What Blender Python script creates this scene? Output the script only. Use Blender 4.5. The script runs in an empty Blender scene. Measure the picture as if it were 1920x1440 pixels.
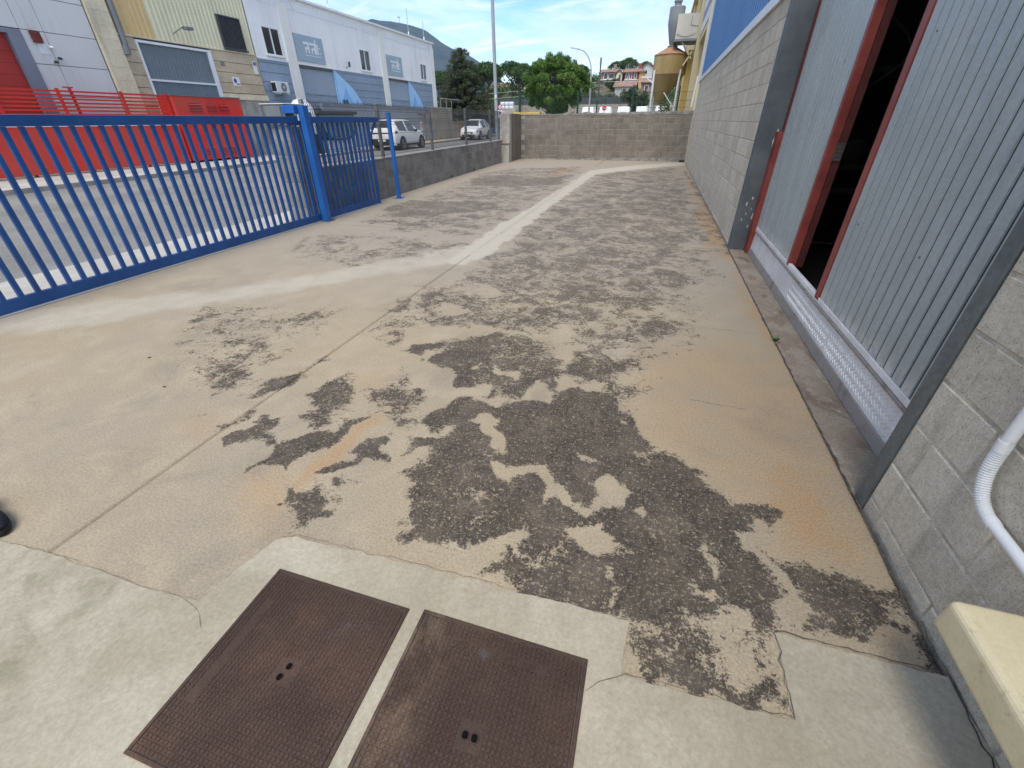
import bpy, math, random
import numpy as np
from mathutils import Vector, Matrix
random.seed(7); rng = np.random.default_rng(11)
SC = bpy.context.scene
COL = SC.collection
R = math.radians

# ------------------------------------------------------------------ camera
cam_d = bpy.data.cameras.new('camera'); cam = bpy.data.objects.new('camera', cam_d); COL.objects.link(cam)
cam_d.sensor_width = 36; cam_d.lens = 797.34 / 1920 * 36
cam_d.clip_start = 0.02; cam_d.clip_end = 20000
cr, cu, cf = (0.957765, 0.287528, -0.003659), (-0.148796, 0.506450, 0.849334), (-0.246061, 0.812918, -0.527843)
cam.matrix_world = Matrix(((cr[0], cu[0], -cf[0], 0), (cr[1], cu[1], -cf[1], 0), (cr[2], cu[2], -cf[2], 1.5), (0, 0, 0, 1)))
SC.camera = cam

# ------------------------------------------------------------------ light
SUN_EL, SUN_AZ = R(63), math.atan2(0.02, -1.0)          # high behind the camera, veiled by thin cloud
SUN_STRENGTH, SKY_STRENGTH, EXPOSURE = 1.75, 0.15, 1.16
sun_d = bpy.data.lights.new('sun', 'SUN'); sun_d.energy = SUN_STRENGTH; sun_d.angle = R(30); sun_d.color = (1, 0.93, 0.81)
sun = bpy.data.objects.new('sun', sun_d); COL.objects.link(sun); sun.location = (-30, -20, 60)
sdir = Vector((math.cos(SUN_EL) * math.sin(SUN_AZ), math.cos(SUN_EL) * math.cos(SUN_AZ), math.sin(SUN_EL)))
sun.rotation_euler = (-sdir).to_track_quat('-Z', 'Y').to_euler()

W = bpy.data.worlds.new('World'); SC.world = W; W.use_nodes = True
nt = W.node_tree; nt.nodes.clear()
def nd(t, ty, **kw):
    n = t.nodes.new(ty)
    for k, v in kw.items(): setattr(n, k, v)
    return n
sky = nd(nt, 'ShaderNodeTexSky', sky_type='NISHITA', sun_disc=False, sun_elevation=SUN_EL, sun_rotation=SUN_AZ, altitude=200, air_density=1.0, dust_density=0.25, ozone_density=2.5)
tc = nd(nt, 'ShaderNodeTexCoord'); sx = nd(nt, 'ShaderNodeSeparateXYZ')
nt.links.new(tc.outputs['Generated'], sx.inputs[0])
def wm(op, a, b=None, clamp=False):
    n = nd(nt, 'ShaderNodeMath', operation=op, use_clamp=clamp)
    for i, v in enumerate((a, b)):
        if v is None: continue
        if isinstance(v, (int, float)): n.inputs[i].default_value = v
        else: nt.links.new(v, n.inputs[i])
    return n.outputs[0]
den = wm('ADD', wm('MAXIMUM', sx.outputs[2], 0.0), 0.10)
px, py = wm('DIVIDE', sx.outputs[0], den), wm('DIVIDE', sx.outputs[1], den)
cb = nd(nt, 'ShaderNodeCombineXYZ'); nt.links.new(px, cb.inputs[0]); nt.links.new(py, cb.inputs[1])
def wnoise(scale, detail, rough, loc, scl, dist=0.0):
    mp = nd(nt, 'ShaderNodeMapping'); mp.inputs['Location'].default_value = loc; mp.inputs['Scale'].default_value = scl
    mp.inputs['Rotation'].default_value = (0, 0, R(18))
    nt.links.new(cb.outputs[0], mp.inputs[0])
    n = nd(nt, 'ShaderNodeTexNoise'); n.inputs['Scale'].default_value = scale; n.inputs['Detail'].default_value = detail
    n.inputs['Roughness'].default_value = rough; n.inputs['Distortion'].default_value = dist
    nt.links.new(mp.outputs[0], n.inputs[0]); return n.outputs[0]
def wramp(v, lo, hi):
    n = nd(nt, 'ShaderNodeMapRange', interpolation_type='SMOOTHSTEP'); n.inputs[1].default_value = lo; n.inputs[2].default_value = hi
    nt.links.new(v, n.inputs[0]); return n.outputs[0]
cl_a = wramp(wnoise(0.55, 8, 0.62, (3.1, 1.7, 0), (1, 0.55, 1), 0.4), 0.32, 0.68)      # broad banks
cl_b = wramp(wnoise(1.6, 9, 0.68, (0.3, 4.7, 0), (0.55, 1.6, 1), 0.9), 0.40, 0.66)     # cirrus streaks
cov = wm('MAXIMUM', wm('MULTIPLY', cl_a, 0.80), wm('MULTIPLY', cl_b, 0.62), True)
hsv = nd(nt, 'ShaderNodeHueSaturation'); hsv.inputs['Hue'].default_value = .503; hsv.inputs['Saturation'].default_value = 1.36; hsv.inputs['Value'].default_value = .78
nt.links.new(sky.outputs[0], hsv.inputs['Color'])
mx = nd(nt, 'ShaderNodeMix', data_type='RGBA'); nt.links.new(cov, mx.inputs[0]); nt.links.new(hsv.outputs[0], mx.inputs[6])
shade = wramp(wnoise(1.1, 6, 0.6, (7.3, 2.2, 0), (1, 0.8, 1)), 0.35, 0.7)
cmx = nd(nt, 'ShaderNodeMix', data_type='RGBA'); nt.links.new(shade, cmx.inputs[0])
cmx.inputs[6].default_value = (3.6, 3.65, 3.75, 1); cmx.inputs[7].default_value = (5.6, 5.4, 5.0, 1)
nt.links.new(cmx.outputs[2], mx.inputs[7])
bg = nd(nt, 'ShaderNodeBackground'); bg.inputs[1].default_value = SKY_STRENGTH
nt.links.new(mx.outputs[2], bg.inputs[0])
wo = nd(nt, 'ShaderNodeOutputWorld'); nt.links.new(bg.outputs[0], wo.inputs[0])
vs = SC.view_settings; vs.view_transform = 'Standard'; vs.look = 'None'; vs.gamma = 1; vs.exposure = EXPOSURE; vs.use_curve_mapping = False

# ------------------------------------------------------------------ materials
class NT:
    def __init__(s, name):
        s.m = bpy.data.materials.new(name); s.m.use_nodes = True; s.t = s.m.node_tree
        s.b = s.t.nodes['Principled BSDF']; s.g = None
    def n(s, ty, **kw): return nd(s.t, ty, **kw)
    def l(s, a, b): s.t.links.new(a, b)
    def pos(s, scl=(1, 1, 1)):
        if s.g is None: s.g = s.n('ShaderNodeNewGeometry')
        if scl == (1, 1, 1): return s.g.outputs['Position']
        mp = s.n('ShaderNodeMapping'); mp.inputs['Scale'].default_value = scl; s.l(s.g.outputs['Position'], mp.inputs[0]); return mp.outputs[0]
    def noise(s, scale, detail=6, rough=.6, scl=(1, 1, 1), dist=0):
        n = s.n('ShaderNodeTexNoise'); n.inputs['Scale'].default_value = scale; n.inputs['Detail'].default_value = detail
        n.inputs['Roughness'].default_value = rough; n.inputs['Distortion'].default_value = dist
        s.l(s.pos(scl), n.inputs[0]); return n.outputs[0]
    def ramp(s, v, lo, hi, o0=0., o1=1., smooth=True):
        n = s.n('ShaderNodeMapRange', interpolation_type='SMOOTHSTEP' if smooth else 'LINEAR')
        for i, x in ((1, lo), (2, hi), (3, o0), (4, o1)):
            n.inputs[i].default_value = x
        s.l(v, n.inputs[0]); return n.outputs[0]
    def math(s, op, a, b=None, c=None, clamp=False):
        n = s.n('ShaderNodeMath', operation=op, use_clamp=clamp)
        for i, v in enumerate((a, b, c)):
            if v is None: continue
            if isinstance(v, (int, float)): n.inputs[i].default_value = v
            else: s.l(v, n.inputs[i])
        return n.outputs[0]
    def mix(s, f, a, b, mode='MIX'):
        n = s.n('ShaderNodeMix', data_type='RGBA', blend_type=mode)
        if isinstance(f, (int, float)): n.inputs[0].default_value = f
        else: s.l(f, n.inputs[0])
        for i, v in ((6, a), (7, b)):
            if isinstance(v, tuple): n.inputs[i].default_value = (*v[:3], 1)
            else: s.l(v, n.inputs[i])
        return n.outputs[2]
    def gray(s, v):
        c = s.n('ShaderNodeCombineColor')
        for i in range(3): s.l(v, c.inputs[i])
        return c.outputs[0]
    def bump(s, h, strength, dist=.01):
        n = s.n('ShaderNodeBump'); n.inputs['Strength'].default_value = strength; n.inputs['Distance'].default_value = dist
        s.l(h, n.inputs['Height']); s.l(n.outputs[0], s.b.inputs['Normal'])
    def done(s, col=None, rough=None, metal=None, spec=None):
        for k, v in (('Base Color', col), ('Roughness', rough), ('Metallic', metal), ('Specular IOR Level', spec)):
            if v is None: continue
            i = s.b.inputs[k]
            if isinstance(v, tuple): i.default_value = (*v[:3], 1)
            elif isinstance(v, (int, float)): i.default_value = v
            else: s.l(v, i)
        return s.m

def pm(name, c, var=.12, scale=3., rough=.75, metal=0., bump=0., bscale=60., c2=None, lo=.35, hi=.65, scl=(1, 1, 1), rnd=0., spec=.4, fine=0., fscale=90., rvar=0., stain=None):
    t = NT(name)
    n = t.noise(scale, 7, .62, scl)
    a = tuple(x * (1 - var) for x in c); b = tuple(min(1, x * (1 + var)) for x in c)
    col = t.mix(t.ramp(n, lo, hi), a, b if c2 is None else c2)
    if fine:
        f = t.ramp(t.noise(fscale, 3, .6), .3, .7, 1 - fine, 1 + fine)
        col = t.mix(1.0, col, t.gray(f), 'MULTIPLY')
    if stain:      # (colour, strength, noise scale, stretch, lo, hi): wear with a shape of its own
        sc_, am, sn, st, l_, h_ = stain
        col = t.mix(t.math('MULTIPLY', t.ramp(t.noise(sn, 7, .72, st, .5), l_, h_), am), col, sc_)
    if rnd:
        oi = t.n('ShaderNodeObjectInfo')
        col = t.mix(1.0, col, t.gray(t.ramp(oi.outputs['Random'], 0, 1, 1 - rnd, 1 + rnd, False)), 'MULTIPLY')
    if bump: t.bump(t.noise(bscale, 5, .65), bump)
    r = rough if not rvar else t.ramp(n, .3, .7, rough - rvar, rough + rvar)
    return t.done(col, r, metal, spec)

M = {}
M['blue'] = pm('blue_gate_paint', (.014, .078, .255), .10, 2.2, .42, 0, .05, 30, c2=(.020, .094, .29), rnd=.08, stain=((.13, .13, .125), .55, 7, (1, 1, .6), .60, .74))
M['blue_dusty'] = pm('blue_post_paint', (.018, .125, .42), .1, 3, .42, 0, .04, 30, c2=(.024, .14, .44), stain=((.12, .13, .14), .5, 9, (1, 1, .5), .60, .74))
def block_mat(name, c, c2, pores=.3, rnd=.10, bump=.7, streak=True, nsc=2.2):
    t = NT(name)
    col = t.mix(t.ramp(t.noise(nsc, 6, .65), .35, .65), c, c2)
    if streak:
        sk = t.ramp(t.noise(4.5, 5, .6, (2.2, 2.2, .16)), .5, .72)
        col = t.mix(t.math('MULTIPLY', sk, .38), col, tuple(x * .55 for x in c))
    pr = t.ramp(t.noise(150, 3, .7), .33, .47, 1 - pores * 1.6, 1.0)
    col = t.mix(1.0, col, t.gray(pr), 'MULTIPLY')
    p2 = t.ramp(t.noise(48, 4, .7), .28, .7, .86, 1.12)
    col = t.mix(1.0, col, t.gray(p2), 'MULTIPLY')
    oi = t.n('ShaderNodeObjectInfo')
    col = t.mix(1.0, col, t.gray(t.ramp(oi.outputs['Random'], 0, 1, 1 - rnd, 1 + rnd, False)), 'MULTIPLY')
    t.bump(t.noise(130, 4, .75), bump, .006)
    return t.done(col, .93, 0, .2)
M['block'] = block_mat('concrete_block', (.52, .47, .375), (.60, .55, .45), .30, .08)
M['mortar'] = pm('mortar', (.47, .425, .34), .2, 8, .95, 0, .5, 60, fine=.15)
M['mortar_dark'] = pm('old_mortar', (.30, .285, .255), .25, 5, .95, 0, .5, 60, fine=.15)
M['block_dark'] = block_mat('dark_concrete_block', (.215, .208, .19), (.295, .283, .258), .25, .16)
M['block_back'] = block_mat('brown_concrete_block', (.185, .160, .130), (.25, .22, .184), .2, .10)
M['plaster_top'] = pm('rough_cement', (.26, .245, .22), .3, 6, .95, 0, .8, 40, fine=.2)
M['steel'] = None
def galv(name, c, c2, rough=.42, metal=.75, scl=(1, 1, 1), spark=.12, wear=False):
    t = NT(name)
    n = t.noise(5, 6, .65, scl)
    v = t.n('ShaderNodeTexVoronoi'); v.inputs['Scale'].default_value = 55; t.l(t.pos(), v.inputs['Vector'])
    sp = t.n('ShaderNodeSeparateColor'); t.l(v.outputs['Color'], sp.inputs[0])
    col = t.mix(t.ramp(n, .35, .66), c, c2)
    col = t.mix(1.0, col, t.gray(t.ramp(sp.outputs[0], 0, 1, 1 - spark, 1 + spark, False)), 'MULTIPLY')
    if wear:
        sz = t.n('ShaderNodeSeparateXYZ'); t.l(t.pos(), sz.inputs[0])
        w = t.math('MULTIPLY', t.ramp(sz.outputs[2], .47, .335), t.ramp(t.noise(14, 5, .7, (1, 1, .5)), .40, .60))  # paler foot: worn zinc plus a bright reflection painted into the colour
        col = t.mix(t.math('MULTIPLY', w, .75), col, (.62, .62, .61))
        sc = t.math('MULTIPLY', t.ramp(t.noise(2.2, 6, .7, (1, 1, .5), .6), .54, .68), .4)
        col = t.mix(sc, col, (.44, .455, .455))
        t.bump(t.math('ADD', t.noise(3.5, 3, .5, (1, 1, .5)), t.math('MULTIPLY', t.noise(60, 3, .6), .05)), .35, .03)
    return t.done(col, t.ramp(n, .3, .7, rough - .07, rough + .12), metal, .5)
M['galv'] = galv('galvanised_sheet', (.335, .372, .375), (.39, .425, .425), .46, .20, (1, 1, .35), .07, True)
M['galv_frame'] = galv('galvanised_frame', (.12, .14, .145), (.18, .20, .205), .5, .5, (1, 1, .3), .10)
M['plate'] = galv('worn_steel_plate', (.64, .64, .635), (.76, .76, .75), .42, .15, (1, 1, 1), .05)
M['steel_dirty'] = pm('dirty_steel_strip', (.42, .40, .38), .2, 9, .55, .5, .1, 40, c2=(.20, .15, .12), lo=.48, hi=.75)
M['pillar_paint'] = pm('grey_pillar_paint', (.085, .10, .108), .12, 2.5, .55, 0, .12, 35, c2=(.115, .13, .138), fine=.06)
M['chip'] = pm('bare_plaster_chip', (.50, .47, .43), .15, 15, .9, 0, .4, 60)
M['red_frame'] = pm('red_oxide_paint', (.20, .035, .028), .15, 4, .5, 0, .08, 30, c2=(.25, .05, .038))
M['red_worn'] = pm('worn_red_oxide', (.17, .028, .024), .15, 6, .5, 0, .1, 30, c2=(.30, .22, .18), lo=.60, hi=.70)
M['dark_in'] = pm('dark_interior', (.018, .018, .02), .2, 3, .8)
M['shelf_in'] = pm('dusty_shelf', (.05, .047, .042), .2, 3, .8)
M['white_flash'] = pm('white_flashing', (.62, .64, .66), .05, 2, .45)
M['blue_clad'] = pm('blue_cladding', (.075, .19, .40), .08, .8, .42, .0, 0, 10, scl=(1, 1, .3))
M['pvc'] = pm('white_conduit', (.66, .67, .67), .05, 5, .38, stain=((.42, .41, .38), .5, 22, (1, 1, 1), .56, .7))
M['cream_plastic'] = pm('cream_plastic', (.58, .49, .29), .06, 6, .45, 0, .06, 40, c2=(.64, .56, .36), lo=.2, hi=.6, stain=((.33, .27, .17), .6, 14, (1, 1, 1), .56, .68), fine=.04)
M['black_rubber'] = pm('black_rubber', (.018, .018, .02), .2, 8, .75)
M['dark_cloth'] = pm('dark_shoe_cloth', (.012, .013, .022), .25, 60, .9, 0, .4, 300)
M['leaf_weed'] = pm('weed_leaf', (.06, .15, .03), .3, 60, .6)

def iron():
    t = NT('rusty_cast_iron')
    col = t.mix(t.ramp(t.noise(3.2, 6, .65), .38, .66), (.048, .026, .017), (.070, .040, .026))
    col = t.mix(t.math('MULTIPLY', t.ramp(t.noise(2.1, 5, .6, dist=.6), .55, .72), .7), col, (.115, .060, .038))
    col = t.mix(t.math('MULTIPLY', t.ramp(t.noise(5.5, 6, .7), .60, .74), .45), col, (.12, .125, .14))
    sx_ = t.n('ShaderNodeSeparateXYZ'); t.l(t.pos(), sx_.inputs[0])
    dz = t.math('MULTIPLY', t.math('MULTIPLY', t.ramp(sx_.outputs[0], -.36, -.50), t.ramp(sx_.outputs[0], -.575, -.55)), t.ramp(t.noise(7, 6, .7, (1, .5, 1), .5), .42, .62))
    col = t.mix(t.math('MULTIPLY', dz, .42), col, (.24, .17, .11))
    col = t.mix(1.0, col, t.gray(t.ramp(t.noise(110, 4, .7), .28, .7, .70, 1.25)), 'MULTIPLY')
    t.bump(t.noise(220, 3, .7), .5, .002)
    return t.done(col, t.ramp(t.noise(9, 4), .3, .7, .50, .72), .25, .5)
M['iron'] = iron()

def yard_mat(name, newslab=False):
    """weathered concrete. The colour attribute 'wear' holds the stains: R crust, G ochre, B pale mortar."""
    t = NT(name)
    at = t.n('ShaderNodeAttribute', attribute_name='wear')
    sp = t.n('ShaderNodeSeparateColor'); t.l(at.outputs['Color'], sp.inputs[0])
    crust, ochre, pale = sp.outputs[0], sp.outputs[1], sp.outputs[2]
    nlow = t.noise(.55, 6, .6); nmid = t.noise(3.0, 7, .66, dist=.5); nfine = t.noise(26, 6, .74); nvf = t.noise(95, 4, .75)
    base = t.mix(t.ramp(nlow, .36, .64), (.330, .270, .182), (.305, .258, .190))
    base = t.mix(t.ramp(nmid, .40, .70), base, (.365, .305, .215))
    base = t.mix(t.math('MULTIPLY', t.ramp(t.noise(1.4, 7, .7, dist=.8), .50, .70), .6), base, (.225, .193, .152))
    geo = t.n('ShaderNodeSeparateXYZ'); t.l(t.pos(), geo.inputs[0])
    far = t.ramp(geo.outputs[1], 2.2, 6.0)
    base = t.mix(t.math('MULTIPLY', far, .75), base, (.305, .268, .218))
    och = t.math('MULTIPLY', ochre, t.ramp(t.math('ADD', t.math('MULTIPLY', nmid, .7), t.math('MULTIPLY', nfine, .3)), .33, .62, .25, 1.0))
    base = t.mix(och, base, (.345, .222, .112))
    pl = t.ramp(t.math('ADD', pale, t.math('MULTIPLY', t.math('SUBTRACT', nmid, .5), .5)), .22, .85)
    base = t.mix(t.math('MULTIPLY', pl, .85), base, (.43, .395, .325))
    sandy = t.ramp(nvf, .28, .72, .76, 1.20)
    base = t.mix(1.0, base, t.gray(sandy), 'MULTIPLY')
    speck = t.ramp(t.noise(160, 4, .75), .30, .42, .60, 1.0)
    base = t.mix(1.0, base, t.gray(speck), 'MULTIPLY')
    # crust: cover fraction against fractal noise gives torn edges and pinholes
    nt_ = t.math('ADD', t.math('MULTIPLY', t.noise(11, 8, .76, dist=.6), .36), t.math('ADD', t.math('MULTIPLY', t.noise(40, 5, .78), .38), t.math('MULTIPLY', t.noise(120, 4, .75), .26)))
    th = t.ramp(nt_, .40, .60, .02, 1.0, False)
    lowv = t.math('MULTIPLY', t.math('SUBTRACT', t.noise(2.3, 7, .72, dist=.7), .5), t.ramp(crust, 1.0, .45, .55, 2.3))
    ce = t.math('ADD', t.math('MULTIPLY', crust, .93), t.math('MULTIPLY', lowv, t.ramp(crust, .02, .25)))
    msk = t.ramp(t.math('SUBTRACT', ce, th), -.10, .13)
    msk = t.math('MULTIPLY', msk, t.ramp(crust, .015, .08))
    ccol = t.mix(t.ramp(nfine, .3, .7), (.042, .034, .028), (.080, .066, .053))
    ccol = t.mix(t.math('MULTIPLY', t.ramp(t.noise(4.2, 6, .7, dist=.5), .48, .68), .55), ccol, (.115, .096, .078))
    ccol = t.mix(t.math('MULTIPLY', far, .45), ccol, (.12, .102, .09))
    grit = t.ramp(t.noise(105, 4, .82), .55, .66)
    ccol = t.mix(t.math('MULTIPLY', grit, .75), ccol, (.27, .23, .18))
    msk = t.math('MULTIPLY', msk, t.math('SUBTRACT', 1.0, t.math('MULTIPLY', pl, .85)))
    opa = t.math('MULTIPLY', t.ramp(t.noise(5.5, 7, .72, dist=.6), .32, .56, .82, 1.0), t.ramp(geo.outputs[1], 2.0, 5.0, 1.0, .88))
    pin = t.ramp(t.noise(60, 5, .85, dist=.4), .56, .61, 1.0, .08)
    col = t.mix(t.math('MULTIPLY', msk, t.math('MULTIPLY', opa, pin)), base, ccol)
    h = t.math('ADD', t.math('MULTIPLY', nvf, .18), t.math('ADD', t.math('MULTIPLY', msk, .5), t.math('MULTIPLY', t.math('MULTIPLY', msk, t.noise(180, 3, .7)), .9)))
    t.bump(h, .55, .006)
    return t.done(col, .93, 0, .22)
M['yard'] = yard_mat('weathered_yard_concrete')

def slab_mat():
    t = NT('new_concrete')
    a = t.mix(t.ramp(t.noise(2.0, 7, .66, dist=.4), .35, .66), (.305, .272, .20), (.385, .348, .268))
    a = t.mix(t.math('MULTIPLY', t.ramp(t.noise(5.5, 7, .7, dist=.8), .52, .72), .4), a, (.45, .415, .335))
    sx_ = t.n('ShaderNodeSeparateXYZ'); t.l(t.pos(), sx_.inputs[0])
    alg = t.math('MULTIPLY', t.ramp(sx_.outputs[0], -1.35, -1.75), t.ramp(t.noise(3.4, 6, .7, dist=.5), .46, .66))
    a = t.mix(t.math('MULTIPLY', alg, .55), a, (.175, .17, .105))
    a = t.mix(t.math('MULTIPLY', t.math('MULTIPLY', t.ramp(sx_.outputs[0], -.75, -.45), t.ramp(sx_.outputs[0], -.2, -.45)), t.ramp(t.noise(6, 6, .7), .5, .7)), a, (.26, .20, .13))
    a = t.mix(1.0, a, t.gray(t.ramp(t.noise(70, 5, .75), .25, .75, .84, 1.13)), 'MULTIPLY')
    a = t.mix(1.0, a, t.gray(t.ramp(t.noise(210, 2, .6), .24, .36, .68, 1.0)), 'MULTIPLY')
    t.bump(t.math('ADD', t.noise(14, 5, .6), t.math('MULTIPLY', t.noise(130, 3, .7), .25)), .4, .006)
    return t.done(a, .9, 0, .25)
M['newslab'] = slab_mat()
def sill_mat():
    t = NT('stained_threshold')
    a = t.mix(t.ramp(t.noise(2.4, 6, .65, dist=.5), .38, .64), (.22, .175, .13), (.285, .24, .185))
    a = t.mix(t.math('MULTIPLY', t.ramp(t.noise(4.2, 7, .7, (1, .5, 1), dist=.6), .48, .68), .75), a, (.11, .068, .048))
    a = t.mix(t.math('MULTIPLY', t.ramp(t.noise(9, 6, .7), .58, .7), .6), a, (.42, .385, .33))
    a = t.mix(1.0, a, t.gray(t.ramp(t.noise(80, 4, .75), .25, .75, .75, 1.2)), 'MULTIPLY')
    t.bump(t.noise(60, 5, .7), .5, .006)
    return t.done(a, .9, 0, .25)
M['sill'] = sill_mat()
M['groove'] = pm('dark_groove', (.035, .04, .043), .1, 4, .6, .2)
M['red_shaded'] = pm('shaded_red_oxide', (.075, .014, .012), .2, 5, .6)  # same red oxide, darkened so the reveal's shade sits in its colour
M['black'] = NT('void_black').done((.004, .004, .004), .9, 0, .1)
M['mortar_fill'] = pm('pale_joint_mortar', (.40, .365, .30), .12, 6, .92, 0, .4, 80, fine=.12)
M['crack'] = pm('dark_crack', (.085, .072, .06), .3, 40, .95)
M['asphalt'] = pm('pale_worn_asphalt', (.185, .182, .17), .12, .6, .9, 0, .5, 90, c2=(.225, .218, .20), fine=.22, fscale=60)
M['pavement'] = pm('pale_pavement', (.40, .38, .34), .12, .9, .9, 0, .3, 60, fine=.1)
M['kerb'] = pm('kerb_concrete', (.30, .28, .25), .2, 1.5, .9, 0, .3, 60, fine=.1)
M['yellow_line'] = pm('yellow_kerb_paint', (.55, .40, .12), .15, 3, .8, fine=.2)
M['soil'] = pm('dry_soil', (.17, .15, .10), .3, .08, .95, 0, 0, 10, c2=(.10, .13, .05), lo=.4, hi=.6)
# buildings
M['panel_grey'] = pm('pale_grey_panel', (.64, .635, .62), .03, .5, .5, rnd=.02, stain=((.46, .455, .44), .45, 1.7, (1, 1, .10), .5, .7))
M['joint_dark'] = pm('panel_joint', (.12, .12, .12), .1, 2, .8)
M['frame_grey'] = pm('blue_grey_frame', (.19, .21, .26), .06, 1, .5)
M['red_door'] = pm('red_roller_door', (.42, .04, .03), .06, 1, .5)
M['red_fence'] = pm('red_fence_paint', (.56, .04, .03), .12, 1.2, .45, c2=(.64, .036, .026), rnd=.08, stain=((.28, .09, .07), .6, 3, (1, 1, 1), .55, .7))
M['red_fade'] = pm('faded_red_panel', (.74, .026, .018), .12, .45, .45, c2=(.56, .06, .042), lo=.42, hi=.62, stain=((.26, .10, .075), .75, 1.6, (1, 1, .45), .52, .70))
M['cream_pil'] = pm('cream_pilaster', (.68, .60, .43), .08, 1.5, .85, stain=((.42, .37, .27), .6, 2.2, (1, 1, .15), .5, .7), fine=.05, fscale=12)
M['yellow_clad'] = pm('ochre_cladding', (.66, .47, .22), .05, .8, .5)
M['cream_clad'] = pm('cream_cladding', (.70, .655, .45), .05, .8, .5, stain=((.50, .45, .30), .5, 2, (1, 1, .08), .5, .7))
M['beige_block'] = pm('beige_block_row', (.53, .435, .30), .10, 1.2, .85, rnd=.06, fine=.07, fscale=9, scl=(1, 1, 2))
M['grey_sheet'] = pm('grey_door_sheet', (.165, .20, .225), .06, 1.5, .5)
M['white_trim'] = pm('white_trim', (.76, .77, .78), .04, 1.5, .6)
M['glass'] = NT('dark_glass').done((.03, .034, .04), .08, 0, .5)
M['screen'] = pm('dark_louvre', (.055, .06, .07), .2, 8, .6)
M['cement'] = pm('stained_cement', (.34, .315, .265), .25, 1.6, .95, fine=.12, fscale=14, c2=(.44, .42, .37), scl=(1, 1, .5))
M['white_wall'] = pm('white_render', (.87, .86, .835), .03, .7, .7, stain=((.62, .61, .58), .55, 1.5, (1, 1, .10), .50, .72))
M['white_pil'] = pm('offwhite_pilaster', (.82, .80, .74), .03, .7, .75, stain=((.62, .58, .50), .5, 2.2, (1, 1, .12), .5, .7))
M['bluegrey'] = pm('blue_grey_block_row', (.26, .325, .41), .06, 1, .75, rnd=.04, fine=.05, fscale=9)
M['bluegrey_door'] = pm('blue_grey_door', (.32, .375, .44), .04, 1, .5)
M['sign_grey'] = pm('grey_sign', (.33, .42, .48), .03, 1, .5)
M['mural1'] = pm('sky_blue_mural', (.36, .60, .86), .04, 1, .7)
M['mural2'] = pm('mid_blue_mural', (.23, .45, .74), .04, 1, .7)
M['pipe_grey'] = pm('grey_downpipe', (.17, .185, .205), .08, 2, .5)
M['lampgrey'] = pm('galvanised_pole', (.40, .42, .43), .06, 2, .5, .3)
M['fence_post'] = pm('grey_fence_post', (.20, .21, .215), .10, 3, .55, .2)
M['wire'] = pm('grey_wire', (.075, .078, .08), .1, 3, .5, .3)
M['green_wire'] = pm('green_fence', (.015, .05, .035), .1, 3, .5)
M['wall_grey'] = pm('grey_blue_wall', (.33, .365, .40), .06, 1, .75, scl=(1, 1, .3))
M['tan_wall'] = pm('tan_cement_wall', (.36, .315, .25), .15, .8, .9, fine=.1, fscale=8)
M['silo'] = pm('ochre_silo', (.36, .25, .10), .12, .9, .55, c2=(.43, .31, .135), scl=(1, 1, .3))
M['silo_top'] = pm('rust_silo_cone', (.33, .18, .10), .15, 1.5, .6)
M['duct'] = pm('grey_duct', (.24, .255, .265), .06, 1, .5)
M['box_cream'] = pm('pale_cream_metal', (.58, .55, .46), .05, 1, .6)
M['yellow_wall'] = pm('yellow_render', (.55, .36, .10), .06, .7, .8)
M['cream_wall'] = pm('cream_render', (.68, .58, .36), .06, .7, .8)
M['purple'] = pm('lilac_stripe', (.28, .26, .45), .05, 1, .6)
M['car_white'] = NT('white_car_paint').done((.90, .90, .885), .25, 0, .5)
M['car_black'] = pm('black_car_trim', (.02, .021, .023), .1, 4, .5)
M['tyre'] = pm('tyre', (.022, .022, .023), .15, 8, .8)
M['rim'] = NT('alloy_rim').done((.34, .34, .35), .3, .8, .5)
M['lamp_red'] = NT('red_tail_lamp').done((.16, .01, .012), .15, 0, .6)
M['lamp_clear'] = NT('clear_head_lamp').done((.55, .57, .6), .1, .3, .6)
M['blue_skip'] = pm('blue_skip', (.04, .16, .45), .1, 1, .5)
M['bin_green'] = pm('grey_green_container', (.19, .25, .25), .1, 1, .55)
M['bin_lid'] = pm('dark_container_lid', (.065, .07, .068), .1, 1, .55)
M['white_plastic'] = pm('white_plastic', (.66, .67, .69), .05, 2, .45)
M['sign_red'] = NT('red_sign_face').done((.55, .02, .025), .4, 0, .4)
M['sign_white'] = NT('white_sign_face').done((.75, .75, .75), .4, 0, .4)
M['sign_blue'] = NT('blue_sign_face').done((.03, .08, .35), .4, 0, .4)
M['bark'] = pm('bark', (.10, .075, .055), .3, 6, .9, 0, .6, 30)
M['wood_pole'] = pm('wooden_pole', (.10, .085, .07), .2, 4, .9)
def leaf(name, c, c2, c3=None):
    t = NT(name)
    g = t.n('ShaderNodeNewGeometry')
    at = t.n('ShaderNodeAttribute', attribute_name='tint')
    col = t.mix(at.outputs['Fac'], c, c2)
    return t.done(col, .62, 0, .3)
M['leaf_pine'] = leaf('pine_needles', (.032, .085, .016), (.15, .25, .045))
M['leaf_dark'] = leaf('dark_conifer_needles', (.022, .034, .016), (.085, .098, .045))
M['leaf_stone'] = leaf('stone_pine_needles', (.022, .055, .016), (.080, .135, .030))
M['leaf_hedge'] = leaf('hedge_leaves', (.035, .065, .018), (.15, .20, .055))
M['leaf_olive'] = leaf('grey_green_leaves', (.050, .065, .035), (.135, .155, .085))
M['tile'] = pm('terracotta_roof', (.24, .125, .09), .2, 1.2, .85, c2=(.31, .18, .135))
M['pinkwall'] = pm('brick_pink_render', (.25, .17, .135), .15, .8, .85)
M['whitewall2'] = pm('white_house_render', (.52, .51, .48), .05, .6, .8)
M['yellowhouse'] = pm('yellow_house_render', (.52, .34, .13), .05, .6, .8)
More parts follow.
